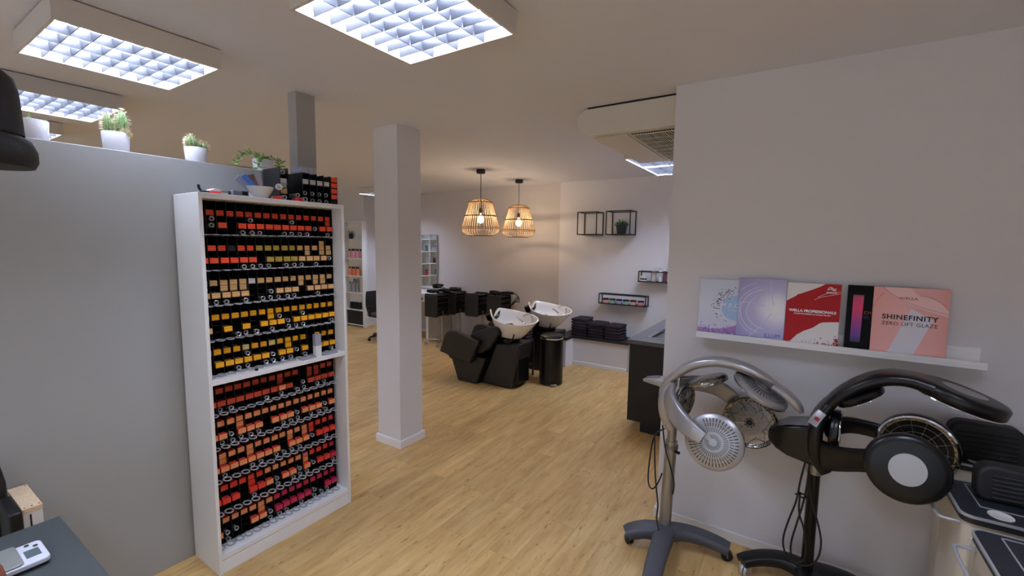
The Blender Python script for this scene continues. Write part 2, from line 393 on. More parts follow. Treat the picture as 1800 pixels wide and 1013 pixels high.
# ------------------------------------------------------------------ ceiling lights
def make_light(label):
    t = thing('ceiling_light', label, 'ceiling light', (0, 0, 0), 'square louvre ceiling lights'); h = .305
    m = MB()
    for a, b_, c, d in ((-h, -h+.012, -h, h), (h-.012, h, -h, h), (-h+.012, h-.012, -h, -h+.012), (-h+.012, h-.012, h-.012, h)): m.box(a, b_, c, d, -.1, -.006)
    m.build('housing', 'lamp_housing', t)
    MB().box(-h+.012, h-.012, -h+.012, h-.012, -.012, -.008).build('reflector', 'reflector', t)
    MB().box(-h+.02, h-.02, -h+.02, h-.02, -.006, 0).build('mounting_rail', 'shadow_gap', t)
    m = MB(); e = h-.0125
    for i in range(1, 4): x = -e + 2*e*i/4; m.loft([[(x-.006, -e, -.056), (x+.006, -e, -.056), (x+.0015, -e, -.099), (x-.0015, -e, -.099)], [(x-.006, e, -.056), (x+.006, e, -.056), (x+.0015, e, -.099), (x-.0015, e, -.099)]])
    for i in range(1, 8):
        y = -e + 2*e*i/8
        for k in range(4):
            a = -e + 2*e*k/4 + .007; b_ = a + e/2 - .014
            m.loft([[(a, y-.006, -.058), (a, y+.006, -.058), (a, y+.0015, -.097), (a, y-.0015, -.097)], [(b_, y-.006, -.058), (b_, y+.006, -.058), (b_, y+.0015, -.097), (b_, y-.0015, -.097)]])
    m.build('louvre', 'louvre', t)
    for i in range(4):
        x = -e + 2*e*(i+.5)/4; MB().cyl((x, -.285, -.036), (x, .285, -.036), .012, n=10).build('tube', 'fluorescent', t)
    return t
lt = make_light('square louvre ceiling light above the cactus pots, nearest the partition')
lt.location = (-2.825, .855, H)
for x, y, lb in ((-1.35, 1.315, 'brightest square louvre ceiling light, cut off by the top of the picture'), (-4.19, .855, 'square louvre ceiling light partly hidden behind the tallest cactus'),
                 (-5.55, .855, 'farthest small ceiling light just above the partition edge'), (-1.265, 4.77, 'ceiling light right behind the air conditioner'),
                 (-1.265, 5.39, 'ceiling light at the back wall, seen below the air conditioner'), (-6.49, 5.62, 'ceiling light by the projecting wall corner, mostly behind the pillar'),
                 (.45, 1.0, 'unseen ceiling light added as fill over the hair processors, out of the picture'), (-1.35, -.9, 'unseen ceiling light added as fill behind the viewer'), (.45, -.9, 'unseen light added as fill behind the viewer on the right'),  # this row and the next: unseen lights added to brighten the room
                 (-2.825, -.9, 'unseen ceiling light added behind the viewer over the slate table'), (-6.5, 3.2, 'unseen ceiling light added over the hidden styling area'), (-8.6, 3.2, 'unseen ceiling light added beside the hidden product wall'), (-4.4, 2.9, 'ceiling light hidden behind the pillar line')):
    if lb.startswith('ceiling light hidden behind the pillar'): continue
    dup(lt, (x, y, H), lb)

# ------------------------------------------------------------------ pendant lamps
def make_pendant(label):
    t = thing('pendant_lamp', label, 'pendant lamp', (0, 0, 0), 'rattan pendant lamps')       # origin at the ceiling
    MB().lathe([(.058, 0), (.058, -.048), (.05, -.052)], n=28).build('canopy', 'wire_black', t)
    MB().cyl((0, 0, -.05), (0, 0, -.50), .0045, n=8).build('cord', 'cord_black', t)
    prof = [(.03, -.372), (.09, -.385), (.158, -.425), (.175, -.50), (.205, -.60), (.232, -.69), (.25, -.75), (.252, -.785), (.235, -.82), (.19, -.848), (.15, -.858)]
    sh = MB()
    for i in range(44):
        a = 2*PI*i/44; sh.tube([(r*math.cos(a), r*math.sin(a), z) for r, z in prof], .0038, n=5)
    s = sh.build('lamp_shade', 'rattan', t)
    rg = MB()
    for r, z, q in ((.06, -.378, .004), (.16, -.427, .006), (.205, -.598, .0045), (.209, -.606, .004), (.254, -.752, .005), (.255, -.77, .0045), (.15, -.858, .007)):
        rg.tube([(r*math.cos(2*PI*i/40), r*math.sin(2*PI*i/40), z) for i in range(40)], q, n=6, closed=True)
    rg.build('binding_ring', 'rattan_dark', s)
    MB().lathe([(.02, -.50), (.023, -.505), (.023, -.565), (.018, -.57)], n=16).build('socket', 'wire_black', t)
    MB().lathe([(.014, -.568), (.018, -.585), (.034, -.61), (.045, -.64), (.044, -.665), (.03, -.69), (.006, -.698)], n=20).build('bulb', 'bulb_glass', t)
    ld = bpy.data.lights.new('filament', 'POINT'); ld.energy = BULB_WATTS; ld.color = (1.0, .74, .48); ld.shadow_soft_size = .026
    lo = bpy.data.objects.new('filament', ld); C.objects.link(lo); lo.parent = t; lo.location = (0, 0, -.63)
    return t
pd = make_pendant('nearer and larger looking rattan pendant lamp on a black cord')
pd.location = (-3.59, 4.75, H)
dup(pd, (-3.64, 5.77, H), 'farther rattan pendant lamp hanging close to the back wall')

# ------------------------------------------------------------------ air conditioner
t = thing('air_conditioner', 'cream ceiling-hung air conditioner with a rounded nose beside the grey wall', 'air conditioner', (-1.05, 2.99, H))
prof = [(-.712, H-.012), (-1.345, H-.012), (-1.385, H-.03), (-1.41, H-.07), (-1.405, H-.115), (-1.375, H-.16), (-1.32, H-.198), (-.712, H-.198)]
MB().prism(prof, lambda u, v, d: (u, d, v), 2.992, 4.2).build('shell', 'ac_shell', t, bevel=.004)
MB().box(-1.33, -.72, 3.0, 4.19, H-.012, H).build('mounting_plate', 'shadow_gap', t)
MB().box(-1.29, -1.06, 3.05, 4.17, H-.206, H-.198).build('air_flap', 'ac_shell', t, bevel=.003)
MB().box(-1.035, -.73, 3.07, 4.19, H-.2005, H-.1985).build('grille_back', 'shadow_gap', t)
g = MB()
for i in range(18): x = -1.022 + i*.0168; g.box(x, x+.0055, 3.07, 4.19, H-.207, H-.2015)
for x in (-1.035, -.733): g.box(x-.006, x+.006, 3.07, 4.19, H-.209, H-.2075)
for k in range(9): y = 3.07+k*.14; q = .009 if k % 4 == 0 else .004; g.box(-1.035, -.73, y-q, y+q, H-.2115, H-.2095)
g.build('intake_grille', 'ac_grille', t)

# ------------------------------------------------------------------ tall white shelf and its racks
XS, XK, SY0, SY1, ST = -2.493, -2.778, 1.012, 1.840, 2.022
t = thing('bookcase', 'tall white open shelf full of hair dye cartons, against the grey partition', 'shelf', (-2.635, 1.426, 0))
for a, b_ in ((SY0, SY0+.018), (SY1-.018, SY1)): MB().box(XK, XS, a, b_, 0, ST).build('side_panel', 'white_board', t, bevel=.0015)
MB().box(XK, XS-.002, SY0+.018, SY1-.018, ST-.027, ST).build('top_panel', 'white_board', t, bevel=.0015)
MB().box(XK, XS-.002, SY0+.018, SY1-.018, 1.038, 1.064).build('fixed_shelf', 'white_board', t, bevel=.0015)
MB().box(XK, XS-.002, SY0+.018, SY1-.018, .078, .105).build('bottom_shelf', 'white_board', t, bevel=.0015)
MB().box(XS-.02, XS-.004, SY0+.018, SY1-.018, 0, .074).build('plinth', 'white_board', t, bevel=.0015)
MB().box(XK, XK+.004, SY0+.018, SY1-.018, .105, ST-.027).build('back_panel', 'white_board', t)

def ring_mesh():
    m = MB(); n = 28
    def el(a, b_, z): return [(a*math.cos(2*PI*i/n), b_*math.sin(2*PI*i/n), z) for i in range(n)]
    m.loft([el(.027, .021, -.0022), el(.027, .021, .0022), el(.0195, .0145, .0022), el(.0195, .0145, -.0022)], cap=False, closed=True)
    return m
RACKS = []
def make_rack(z, y0, pitch, label):
    """one tier: sixteen narrow drop slots side by side"""
    t = thing('tube_rack', label, 'rack', (-2.66, y0+7.5*pitch, z), 'black dye racks in the tall white shelf'); hw = pitch/2
    a, b_ = y0-hw, y0+15.5*pitch
    m = MB(); m.box(-2.765, -2.762, a, b_, z, z+.178)
    for k in range(17): y = y0-hw+k*pitch; m.box(-2.762, -2.592, y-.0015, y+.0015, z, z+.178)
    m.build('divider', 'rack_black', t)
    m = MB()
    m.box(-2.762, -2.592, a, b_, z-.0002, z+.003)
    for dz, xf in ((.0385, -2.60), (.0725, -2.612), (.1035, -2.612)): m.box(-2.762, xf, a+.001, b_-.001, z+dz-.002, z+dz)
    m.build('slot_floor', 'rack_black', t)
    for k in range(16):
        r = bpy.data.objects.new('ring_lip', RING.data); C.objects.link(r); r.parent = t; r.location = (-2.563+2.66, y0+k*pitch-(y0+7.5*pitch), .0025)
    return t
RING = ring_mesh().build('ring_lip', 'ring_grey'); C.objects.unlink(RING)
UP = [1.813, 1.627, 1.441, 1.256, 1.067]; LO = [.852, .666, .481, .296, .108]
TIERS = [('upper', i, z, 1.058, .0490) for i, z in enumerate(UP)] + [('lower', i, z, 1.057, .0479) for i, z in enumerate(LO)]
ROWS = {('upper', 0): ('oooooooooooooooo', 'o..............o', '..o.ooooooooo.oo'), ('upper', 1): ('oookoolllllttttt', '............t.tt', 'oooooo.lllltttt.'),
        ('upper', 2): ('wttttwtttttttttt', '..ttt......t.tt.', 'ttttt...ttt.tttt'), ('upper', 3): ('cyyyyyyyyyyyyyyy', '.......y........', 't.y.y.yyy.yyyyyy'),
        ('upper', 4): ('wyyycyycyyyy.yyy', '.........y......', '.yyyyyy.yy.y.yyy'), ('lower', 0): ('bbbbbbbbbbb.bbbb', '........b...bb..', 'bbbbbbbbab..bbbb'),
        ('lower', 1): ('aaaaaaaaaaaaaaaa', '...a............', 'aa.aaa.aaa.aaa.a'), ('lower', 2): ('aaaaaaaaaaaarrrr', '.a..a....a.ar...', 'aaaaaaaa.aaa.rrr'),
        ('lower', 3): ('arrrrraaaaaprrrm', '....r......a....', 'rrr.rra.aa.a.rrm'), ('lower', 4): ('aaaaaaammmmmmmmm', '.....a..........', 'a...aa.mmmmm..mm')}
TUBES = {('upper', 0): {'c': (1, 13), 'b': (1, 5, 10)}, ('upper', 1): {'c': (15,), 'b': ()}, ('upper', 2): {'c': (7,), 'b': (0,)}, ('upper', 3): {'c': (9,), 'b': (8, 11)},
         ('upper', 4): {'c': (7, 10), 'b': (4,)}, ('lower', 0): {'c': (11,), 'b': ()}, ('lower', 1): {'c': (2, 10, 14), 'b': ()}, ('lower', 2): {'c': (12,), 'b': ()},
         ('lower', 3): {'c': (7, 10, 12), 'b': ()}, ('lower', 4): {'c': (1, 2, 6, 12), 'b': ()}}
PROTO = {}
def carton_obj(k, label, loc, group='dye cartons in the black racks', rotz=0, scale=None):
    if k not in PROTO:
        m = MB(); w2, h2 = .0203, .0284
        m.add([(0, -w2, 0), (0, w2, 0), (0, w2, h2), (0, -w2, h2)], [(0, 1, 2, 3)]); m.cur = 1
        m.add([(0, -w2, 0), (0, w2, 0), (0, w2, h2), (0, -w2, h2), (-.14, -w2, 0), (-.14, w2, 0), (-.14, w2, h2), (-.14, -w2, h2)], [(4, 7, 6, 5), (0, 4, 5, 1), (3, 2, 6, 7), (0, 3, 7, 4), (1, 5, 6, 2)])
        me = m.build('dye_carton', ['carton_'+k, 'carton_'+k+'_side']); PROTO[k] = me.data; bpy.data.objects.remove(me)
    o = bpy.data.objects.new('dye_carton', PROTO[k]); C.objects.link(o); o.location = loc; o.rotation_euler.z = rotz
    return tag(o, label, 'carton', group)
TP = {}
def tube_obj(label, loc, rot=(0, 0, 0), group='aluminium dye tubes in the black racks'):
    if not TP:
        a = MB().lathe([(.011, -.13), (.0115, -.03), (.0118, -.016), (.0075, -.010), (.0075, -.0088)], n=14, axis=(1, 0, 0)).build('dye_tube', 'tube_alu'); TP['b'] = a.data; bpy.data.objects.remove(a)
        c = MB().lathe([(.0122, -.012), (.0126, 0), (.0112, .0008), (.0078, -.002), (.0078, -.008)], n=16, axis=(1, 0, 0)); a = c.build("cap", "tube_end"); TP['c'] = a.data; bpy.data.objects.remove(a)
        c = MB().cyl((-.0075, 0, 0), (-.0045, 0, 0), .0076, n=12); a = c.build('cap_hole', 'rack_black'); TP['h'] = a.data; bpy.data.objects.remove(a)
    r = bpy.data.objects.new('dye_tube', TP['b']); C.objects.link(r); r.location = loc; r.rotation_euler = rot; tag(r, label, 'tube', group)
    c = bpy.data.objects.new('cap', TP['c']); C.objects.link(c); c.parent = r
    h_ = bpy.data.objects.new('cap_hole', TP['h']); C.objects.link(h_); h_.parent = c
    return r
for bay, i, z, y0, p in TIERS:
    make_rack(z, y0, p, f'black sixteen-slot dye rack, {ORD[i]} tier from the top of the {bay} bay')
    for (row, dz, xf), s in zip((('top', .1035, -2.607), ('middle', .0725, -2.606), ('lowest', .0385, -2.58)), ROWS[(bay, i)]):
        for k, ch in enumerate(s):
            if ch == '.': continue
            if row == 'middle' and (bay, i) == ('upper', 0): pass
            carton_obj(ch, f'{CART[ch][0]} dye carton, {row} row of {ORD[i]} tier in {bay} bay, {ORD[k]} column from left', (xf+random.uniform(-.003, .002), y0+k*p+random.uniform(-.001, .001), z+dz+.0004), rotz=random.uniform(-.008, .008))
    tb = TUBES[(bay, i)]
    slots = [('lowest carton', .0385, k) for k in tb['c']] + [('middle carton', .0725, k) for k in tb['b']]
    slots += [('bottom', .003, k) for k in range(16) if random.random() < .42]
    for nm, dz, k in slots:
        tube_obj(f'silver dye tube, {nm} slot of {ORD[i]} tier in {bay} bay, {ORD[k]} column from left', (-2.588+random.uniform(-.006, .012)*(dz < .01), y0+k*p+random.uniform(-.004, .004), z+dz+.0138))
carton_obj('t', 'sandy tan dye carton standing alone above the top row of second tier', (-2.607, 1.058+14*.049, 1.627+.1035+.0298))
# loose cartons and leaflets on the fixed shelf
def box_thing(name, label, cat, x0, x1, y0, y1, z0, z1, m, bevel=.0008, group=None, rotz=0):
    o = MB().box(x0, x1, y0, y1, z0, z1, R=Matrix.Rotation(rotz, 3, 'Z') if rotz else None)
    c = ((x0+x1)/2, (y0+y1)/2, z0); o.v = [(a-c[0], b_-c[1], d-c[2]) for a, b_, d in o.v]
    ob = o.build(name, m, bevel=bevel); ob.location = c
    return tag(ob, label, cat, group)
yc = 1.058+12*.049
box_thing('upright_carton', 'white upright carton standing on the fixed shelf before the amber cartons', 'carton', -2.545, -2.515, yc-.02, yc+.02, 1.065, 1.133, 'carton_white')
box_thing('upright_carton', 'blue-grey upright carton balanced on the white upright carton', 'carton', -2.545, -2.516, yc-.02, yc+.02, 1.1332, 1.206, 'carton_grey')
for a, b_, lb in ((yc-.125, yc-.025, 'flat blue-grey carton lying left of the upright cartons'), (yc+.025, yc+.13, 'flat blue-grey carton lying right of the upright cartons')):
    box_thing('flat_carton', lb, 'carton', -2.53, -2.50, a, b_, 1.065, 1.074, 'carton_grey', rotz=.04)
o = MB().lathe([(.009, 0), (.009, .009), (.006, .011)], n=14).build('screw_top', 'black_plastic'); o.location = (-2.515, 1.262, 1.0645); tag(o, 'loose black screw cap lying on the fixed shelf', 'cap')

# ------------------------------------------------------------------ things on top of the tall shelf
Z0 = 2.0225
t = thing('mixing_bowl', 'white mixing bowl of sample cards on top of the tall shelf', 'bowl', (-2.60, 1.365, Z0))
MB().lathe([(.004, 0), (.036, 0), (.04, .004), (.062, .03), (.076, .062), (.0785, .066), (.074, .064), (.058, .032), (.036, .010), (.004, .009)], (-2.60, 1.365, Z0), 36).build('bowl', 'porcelain', t)
def card(name, label, m, c, w_, h_, ry, rx, rz=0):
    R = Matrix.Rotation(rz, 3, 'Z') @ Matrix.Rotation(ry, 3, 'X') @ Matrix.Rotation(rx, 3, 'Y')
    o = MB().box(-.001, .001, -w_/2, w_/2, 0, h_, R=R, c=(0, 0, 0)).build(name, m, bevel=.0003); o.location = c
    return tag(o, label, 'card')
card('sample_card', 'pale blue and white sample card leaning out of the bowl', 'carton_grey', (-2.585, 1.345, Z0+.016), .036, .135, .85, -.1)
card('sample_card', 'bright blue sample card in front in the bowl', 'blue_card', (-2.570, 1.352, Z0+.03), .03, .12, .72, -.12)
card('sample_card', 'brown sample card in the middle of the bowl', 'brown_card', (-2.60, 1.366, Z0+.022), .04, .118, .36, -.12)
card('foil_sachet', 'silver-grey foil sachet at the right in the bowl', 'foil_card', (-2.620, 1.388, Z0+.018), .05, .115, .18, -.15)
# narrow dispenser of one column
t = thing('single_dispenser', 'narrow one-column black dispenser on the tall shelf beside the bowl', 'rack', (-2.65, 1.493, Z0))
m = MB()
for y in (1.468, 1.516): m.box(-2.745, -2.565, y-.0015, y+.0015, Z0, Z0+.19)
m.box(-2.745, -2.742, 1.4695, 1.5145, Z0, Z0+.19); m.box(-2.742, -2.565, 1.4695, 1.5145, Z0, Z0+.003)
for dz in (.041, .151): m.box(-2.742, -2.575, 1.4695, 1.5145, Z0+dz-.002, Z0+dz)
m.build('casing', 'black_plastic', t)
for i, (k, lb) in enumerate((('t', 'cream carton, lowest in the narrow dispenser'), ('h', 'greenish grey carton, second from below in narrow dispenser'), ('g', 'light grey carton, uppermost in the narrow dispenser'))):
    carton_obj(k, lb, (-2.572, 1.492, Z0+.0415+i*.0296), 'cartons on top of the tall shelf')
def cap_tube(label, loc, rot=(0, 0, 0)): return tube_obj(label, loc, rot, 'dye tubes on top of the tall shelf')
cap_tube('white ringed tube end at the top of the narrow dispenser', (-2.575, 1.492, Z0+.1652))
cap_tube('silver tube end at the bottom of the narrow dispenser', (-2.575, 1.492, Z0+.0165))
t = thing('hanging_tube', 'white-ringed tube with a dark curled strap beside the narrow dispenser', 'tube', (-2.53, 1.455, Z0+.07))
MB().lathe([(.0175, -.012), (.0185, 0), (.016, .002), (.0085, -.001), (.0085, -.010)], (-2.53, 1.44, Z0+.072), 20, axis=(1, -.3, 0)).build('ring', 'cap_white', t)
MB().tube([(-2.54, 1.445, Z0+.068), (-2.54, 1.465, Z0+.065), (-2.54, 1.485, Z0+.075), (-2.545, 1.498, Z0+.095), (-2.555, 1.507, Z0+.10)], .004, smooth=2).build('strap', 'slot_dark', t)
# four-column dispenser
t = thing('wide_dispenser', 'black multi-column dispenser at the right end of the tall shelf top', 'rack', (-2.655, 1.70, Z0)); m = MB()
for k in range(6): y = 1.603+k*.0478; m.box(-2.755, -2.56, y-.0015, y+.0015, Z0, Z0+.178)
m.box(-2.758, -2.755, 1.6015, 1.8435, Z0, Z0+.178); m.box(-2.755, -2.56, 1.6045, 1.6490, Z0+.175, Z0+.178)
for k in range(4):
    a = 1.6045+k*.0478; b_ = a+.0448
    for dz in (.003, .045, .112): m.box(-2.755, -2.575, a, b_, Z0+dz-.002, Z0+dz)
for dz in (.003, .036, .072, .108, .144): m.box(-2.755, -2.57, 1.7957, 1.8405, Z0+dz-.002, Z0+dz)
m.build('casing', 'black_plastic', t)
MB().box(-2.56, -2.548, 1.603, 1.795, Z0+.001, Z0+.006).build('front_lip', 'ring_grey', t)
for k in range(4):
    y = 1.6269+k*.0478
    carton_obj('g', f'light grey carton in the {ORD[k]} column of the wide dispenser', (-2.568, y, Z0+.1125), 'cartons on top of the tall shelf')
    cap_tube(f'silver tube in the bottom slot of column {ORD[k]} of the wide dispenser', (-2.57, y, Z0+.0165))
    cap_tube(f'silver tube in the middle slot of column {ORD[k]} of the wide dispenser', (-2.572, y, Z0+.0588))
for i in range(4): carton_obj('o', f'orange-red carton, {["lowest", "second", "third", "topmost"][i]} in the right end column of the wide dispenser', (-2.558, 1.8181, Z0+.0364+i*.036), 'cartons on top of the tall shelf')
box_thing('purple_pouch', 'dark purple flat pouch under the stacked orange-red cartons', 'pouch', -2.70, -2.545, 1.799, 1.837, Z0+.0032, Z0+.030, 'towel_plum', .006)
for i, (a, z) in enumerate(((1.607, 0), (1.656, 0), (1.608, .0185), (1.657, .0185))):
    z += Z0+.1783
    box_thing('small_carton', ['left lower', 'right lower', 'left upper', 'right upper'][i]+' small grey carton lying on the wide dispenser', 'carton', -2.67, -2.58, a, a+.045, z, z+.018, 'carton_grey', group='small grey cartons on the wide dispenser')
box_thing('red_carton', 'small red carton lying before the narrow dispenser', 'carton', -2.535, -2.51, 1.405, 1.445, Z0, Z0+.017, 'carton_r_side')
cap_tube('loose ringed tube standing beside the small red carton', (-2.512, 1.462, Z0+.0145))
box_thing('red_carton', 'small red carton lying between the two dispensers', 'carton', -2.55, -2.525, 1.535, 1.580, Z0, Z0+.021, 'carton_r_side')
cap_tube('white-ringed tube lying on the red carton between the dispensers', (-2.53, 1.553, Z0+.0355))
cap_tube('dark ringed tube right of the red carton between the dispensers', (-2.508, 1.588, Z0+.0145))
t = thing('grey_device', 'small grey timer box with a black display end on the tall shelf', 'timer', (-2.57, 1.24, Z0))
MB().box(-2.62, -2.525, 1.19, 1.27, Z0, Z0+.03).build('case', 'carton_edge', t, bevel=.004)
MB().box(-2.5248, -2.523, 1.235, 1.262, Z0+.006, Z0+.026).build('display', 'gloss_black', t)
t = thing('crumpled_tube', 'used silver tube squeezed flat on the tall shelf', 'tube', (-2.56, 1.12, Z0))
MB().ribbon([(-2.56, 1.075, Z0+.013), (-2.565, 1.11, Z0+.017), (-2.555, 1.14, Z0+.015), (-2.56, 1.175, Z0+.0145)], (0, 0, 1), [.010, .017, .015, .012], [.003, .014, .013, .011]).build('body', 'tube_alu', t)
MB().cyl((-2.56, 1.175, Z0+.0145), (-2.562, 1.195, Z0+.0135), .012, n=14).build('cap', 'slot_dark', t)
t = thing('hair_clip', 'black sectioning clip with an upturned tip at the left of the shelf top', 'clip', (-2.55, 1.06, Z0))
MB().ribbon([(-2.54, 1.035, Z0+.04), (-2.54, 1.038, Z0+.02), (-2.545, 1.05, Z0+.008), (-2.55, 1.068, Z0+.006)], (1, 0, .3), .006, .004).build('jaw', 'black_plastic', t)
MB().ribbon([(-2.53, 1.042, Z0+.006), (-2.53, 1.066, Z0+.009), (-2.53, 1.10, Z0+.006)], (0, 0, 1), .007, .005).build('grip', 'black_plastic', t)
for i, (y, lb) in enumerate(((1.07, 'small red tube lying in front of the silver tube'),)):
    o = MB().cyl((-2.525, 1.075, Z0+.007), (-2.52, 1.125, Z0+.007), .0065, n=12).build('red_tube', 'carton_r_side'); tag(o, lb, 'tube')

# ------------------------------------------------------------------ cactus pots on the partition
def pot(name, label, y, r, h_, m, x=-2.86):
    t = thing(name, label, 'potted plant', (x, y, 2.2122), 'white pots along the partition')
    MB().lathe([(.004, 0), (r*.88, 0), (r*.91, .004), (r, h_-.003), (r*.985, h_), (r*.93, h_), (r*.91, h_-.012), (.004, h_-.012)], (x, y, 2.2122), 36).build('pot', m, t)
    MB().lathe([(.004, .012), (r*.9, .006)], (x, y, 2.2122+h_-.018), 24).build('soil', 'soil', t)
    return t
def cactus(t, x, y, z, r, h_, tilt=0):
    R = Matrix.Rotation(tilt, 3, 'X'); m = MB(); prof = []
    for i in range(11):
        s = i/10; prof.append((max(.002, r*(.82+.35*math.sin(PI*min(1, s*1.05)))*math.sqrt(max(0, 1-max(0, (s-.55)/.45)**2))), h_*s))
    m.lathe(prof, n=44, mod=lambda a: 1+.10*math.cos(11*a)); m.v = [tuple(R @ Vector(p)+Vector((x, y, z))) for p in m.v]
    st = m.build('cactus_stem', 'cactus_green', t)
    s = MB()
    for k in range(11):
        a = 2*PI*k/11
        for i in range(1, 11):
            q = min(i, 10); rr = prof[q][0]*1.1; p = Vector((rr*math.cos(a), rr*math.sin(a), prof[q][1]))
            for _ in range(3):
                d = Vector((math.cos(a)+random.uniform(-.7, .7), math.sin(a)+random.uniform(-.7, .7), random.uniform(-.3, .8) + (i > 8)*1.0)).normalized()*random.uniform(.010, .019)
                p0 = R @ p + Vector((x, y, z)); s.cyl(p0, p0 + R @ d, .0009, .0003, n=3, cap=False)
    s.build('spines', 'cactus_spine', st)
p1 = pot('potted_succulent', 'white pot with a tiny green sprout, leftmost on the partition', .535, .052, .088, 'pot_white')
lf = MB()
for k in range(14):
    a = random.uniform(0, 2*PI); d = Vector((math.cos(a), math.sin(a), random.uniform(.1, .9))); L0 = random.uniform(.012, .03)
    p0 = Vector((-2.86+random.uniform(-.025, .025), .535+random.uniform(-.03, .03), 2.2122+.078)); lf.ribbon([p0, p0+d*L0*.6, p0+d*L0], (-d.y, d.x, .8), [.003, .006, .001], .0015, n=8, smooth=1)
lf.ribbon([(-2.84, .525, 2.29), (-2.84, .524, 2.305), (-2.84, .522, 2.325)], (1, 0, 0), [.004, .007, .002], .004, n=8)
lf.build('leaves', 'leaf_green', p1)
p2 = pot('potted_cactus', 'white dimpled pot with the two tallest cacti on the partition', .818, .054, .092, 'pot_white')
cactus(p2, -2.855, .795, 2.288, .0165, .10, .07); cactus(p2, -2.865, .843, 2.288, .0205, .132, -.05); cactus(p2, -2.835, .85, 2.288, .012, .03, 0)
p3 = pot('potted_cactus', 'white dimpled pot with two short round spiny cacti', 1.162, .053, .082, 'pot_white')
cactus(p3, -2.855, 1.143, 2.280, .022, .078, .02); cactus(p3, -2.86, 1.192, 2.280, .022, .052, -.08)
p4 = pot('potted_succulent', 'smooth white pot with a trailing succulent next to the square post', 1.53, .058, .076, 'pot_white_smooth')
for pts in (((-2.86, 1.50, 2.275), (-2.85, 1.47, 2.318), (-2.84, 1.43, 2.318), (-2.83, 1.39, 2.29), (-2.82, 1.352, 2.245), (-2.82, 1.345, 2.222)), ((-2.83, 1.505, 2.275), (-2.80, 1.48, 2.30), (-2.79, 1.465, 2.285), (-2.785, 1.46, 2.25), (-2.782, 1.457, 2.222)),
            ((-2.86, 1.53, 2.275), (-2.86, 1.535, 2.305)), ((-2.86, 1.56, 2.275), (-2.84, 1.585, 2.305), (-2.83, 1.612, 2.285), (-2.82, 1.625, 2.25), (-2.82, 1.63, 2.225))):
    s = MB(); s.tube(pts, .0028, n=6, smooth=2); st = s.build('stem', 'stem_pale', p4)
    l_ = MB(); k = len(pts); nn = 20 if k > 4 else 9
    for i in range(nn):
        u = (i+.5)/nn*(k-1); j = min(int(u), k-2); p0 = Vector(pts[j]).lerp(Vector(pts[j+1]), u-j); a = random.uniform(0, 2*PI)
        d = Vector((math.cos(a)*.6+.3, math.sin(a), random.uniform(-.1, .7))).normalized(); L0 = random.uniform(.03, .046)
        l_.ribbon([p0, p0+d*L0*.35, p0+d*L0*.7, p0+d*L0], d.orthogonal(), [.0022, .0075, .0072, .0014], [.001, .004, .004, .001], n=8, smooth=1, pw=.9)
    l_.build('leaves', 'leaf_green', st)

# ------------------------------------------------------------------ picture ledge and cover boards on the grey wall
LX0, LX1 = -.497, .724
t = thing('picture_ledge', 'long white wall ledge carrying the colour chart boards', 'shelf', ((LX0+LX1)/2, YW, 1.25))
MB().box(LX0, LX1, YW-.10, YW-.0005, 1.252, 1.268).build('board', 'white_ledge', t, bevel=.001)
MB().box(LX0, LX1, YW-.10, YW-.088, 1.268, 1.286).build('front_lip', 'white_ledge', t, bevel=.001)
MB().box(LX0, LX1-.005, YW-.014, YW-.0005, 1.268, 1.335).build('back_rail', 'white_ledge', t, bevel=.001)
grad('cover_mist', 'Z', [(0, (206, 200, 222)), (.5, (216, 222, 236)), (1, (206, 214, 230))], scale=3, off=0)
grad('cover_lavender', 'Z', [(0, (252, 252, 255)), (.24, (238, 238, 252)), (.5, (194, 190, 226)), (1, (160, 156, 202))], radial=(.075, 0, .175), scale=4.4)
mat('cover_white', (236, 234, 234), .5); mat('cover_red', (178, 18, 26), .5, spec=.3, bump=.02, bscale=12); mat('cover_black', (10, 9, 12), .6, spec=.15)
grad('cover_rose', 'X', [(0, (240, 168, 160)), (.45, (246, 188, 182)), (.8, (240, 176, 170)), (1, (236, 158, 148))], scale=3.3, off=.5)
grad('strip_neon', 'Z', [(0, (24, 12, 40)), (.14, (96, 40, 150)), (.45, (170, 40, 130)), (.7, (232, 44, 108)), (.9, (200, 60, 110)), (1, (30, 12, 20))], scale=4.0, off=-.18)
mat('print_white', (244, 244, 244), .4); mat('print_ink', (52, 22, 32), .4); mat('print_violet', (84, 70, 168), .4); mat('print_navy', (40, 48, 110), .4)
mat('print_blue', (166, 196, 232), .4); mat('print_orange', (206, 120, 44), .4); mat('print_mauve', (176, 128, 190), .4); mat('print_glow', (208, 206, 240), .4); mat('print_rose_line', (190, 96, 100), .4)
mat('print_pale', (226, 222, 232), .35); mat('print_crimson', (176, 24, 44), .4); mat('print_pink_pale', (250, 206, 202), .4); mat('print_red_dim', (160, 30, 60), .4); mat('print_blue_dim', (40, 50, 96), .4); mat('print_grey', (120, 116, 120), .4)
def board(label, xc, w_, h_, layer, cover, th=.006, zb=1.2685, rz=0):
    t = thing('chart_board', label, 'display board', (xc, YW-.052-.0125*layer, zb), 'colour chart boards on the ledge')
    t.rotation_euler = (-math.radians(5.5), 0, rz)
    MB().box(-w_/2, w_/2, 0, th, 0, h_).build('cover', cover, t, bevel=.0008, world=False)
    return t
def flat(name, poly, m, t, d=-.0004, x0=0, z0=0):
    MB().prism(poly, lambda u, v, y: (u+x0, y, v+z0), d-.0002, d+.0003).build(name, m, t, world=False)
def disc_poly(cx, cz, r, n=40, a0=0, a1=2*PI): return [(cx+r*math.cos(a0+(a1-a0)*i/n), cz+r*math.sin(a0+(a1-a0)*i/n)) for i in range(n+(a1-a0 < 6.2))]
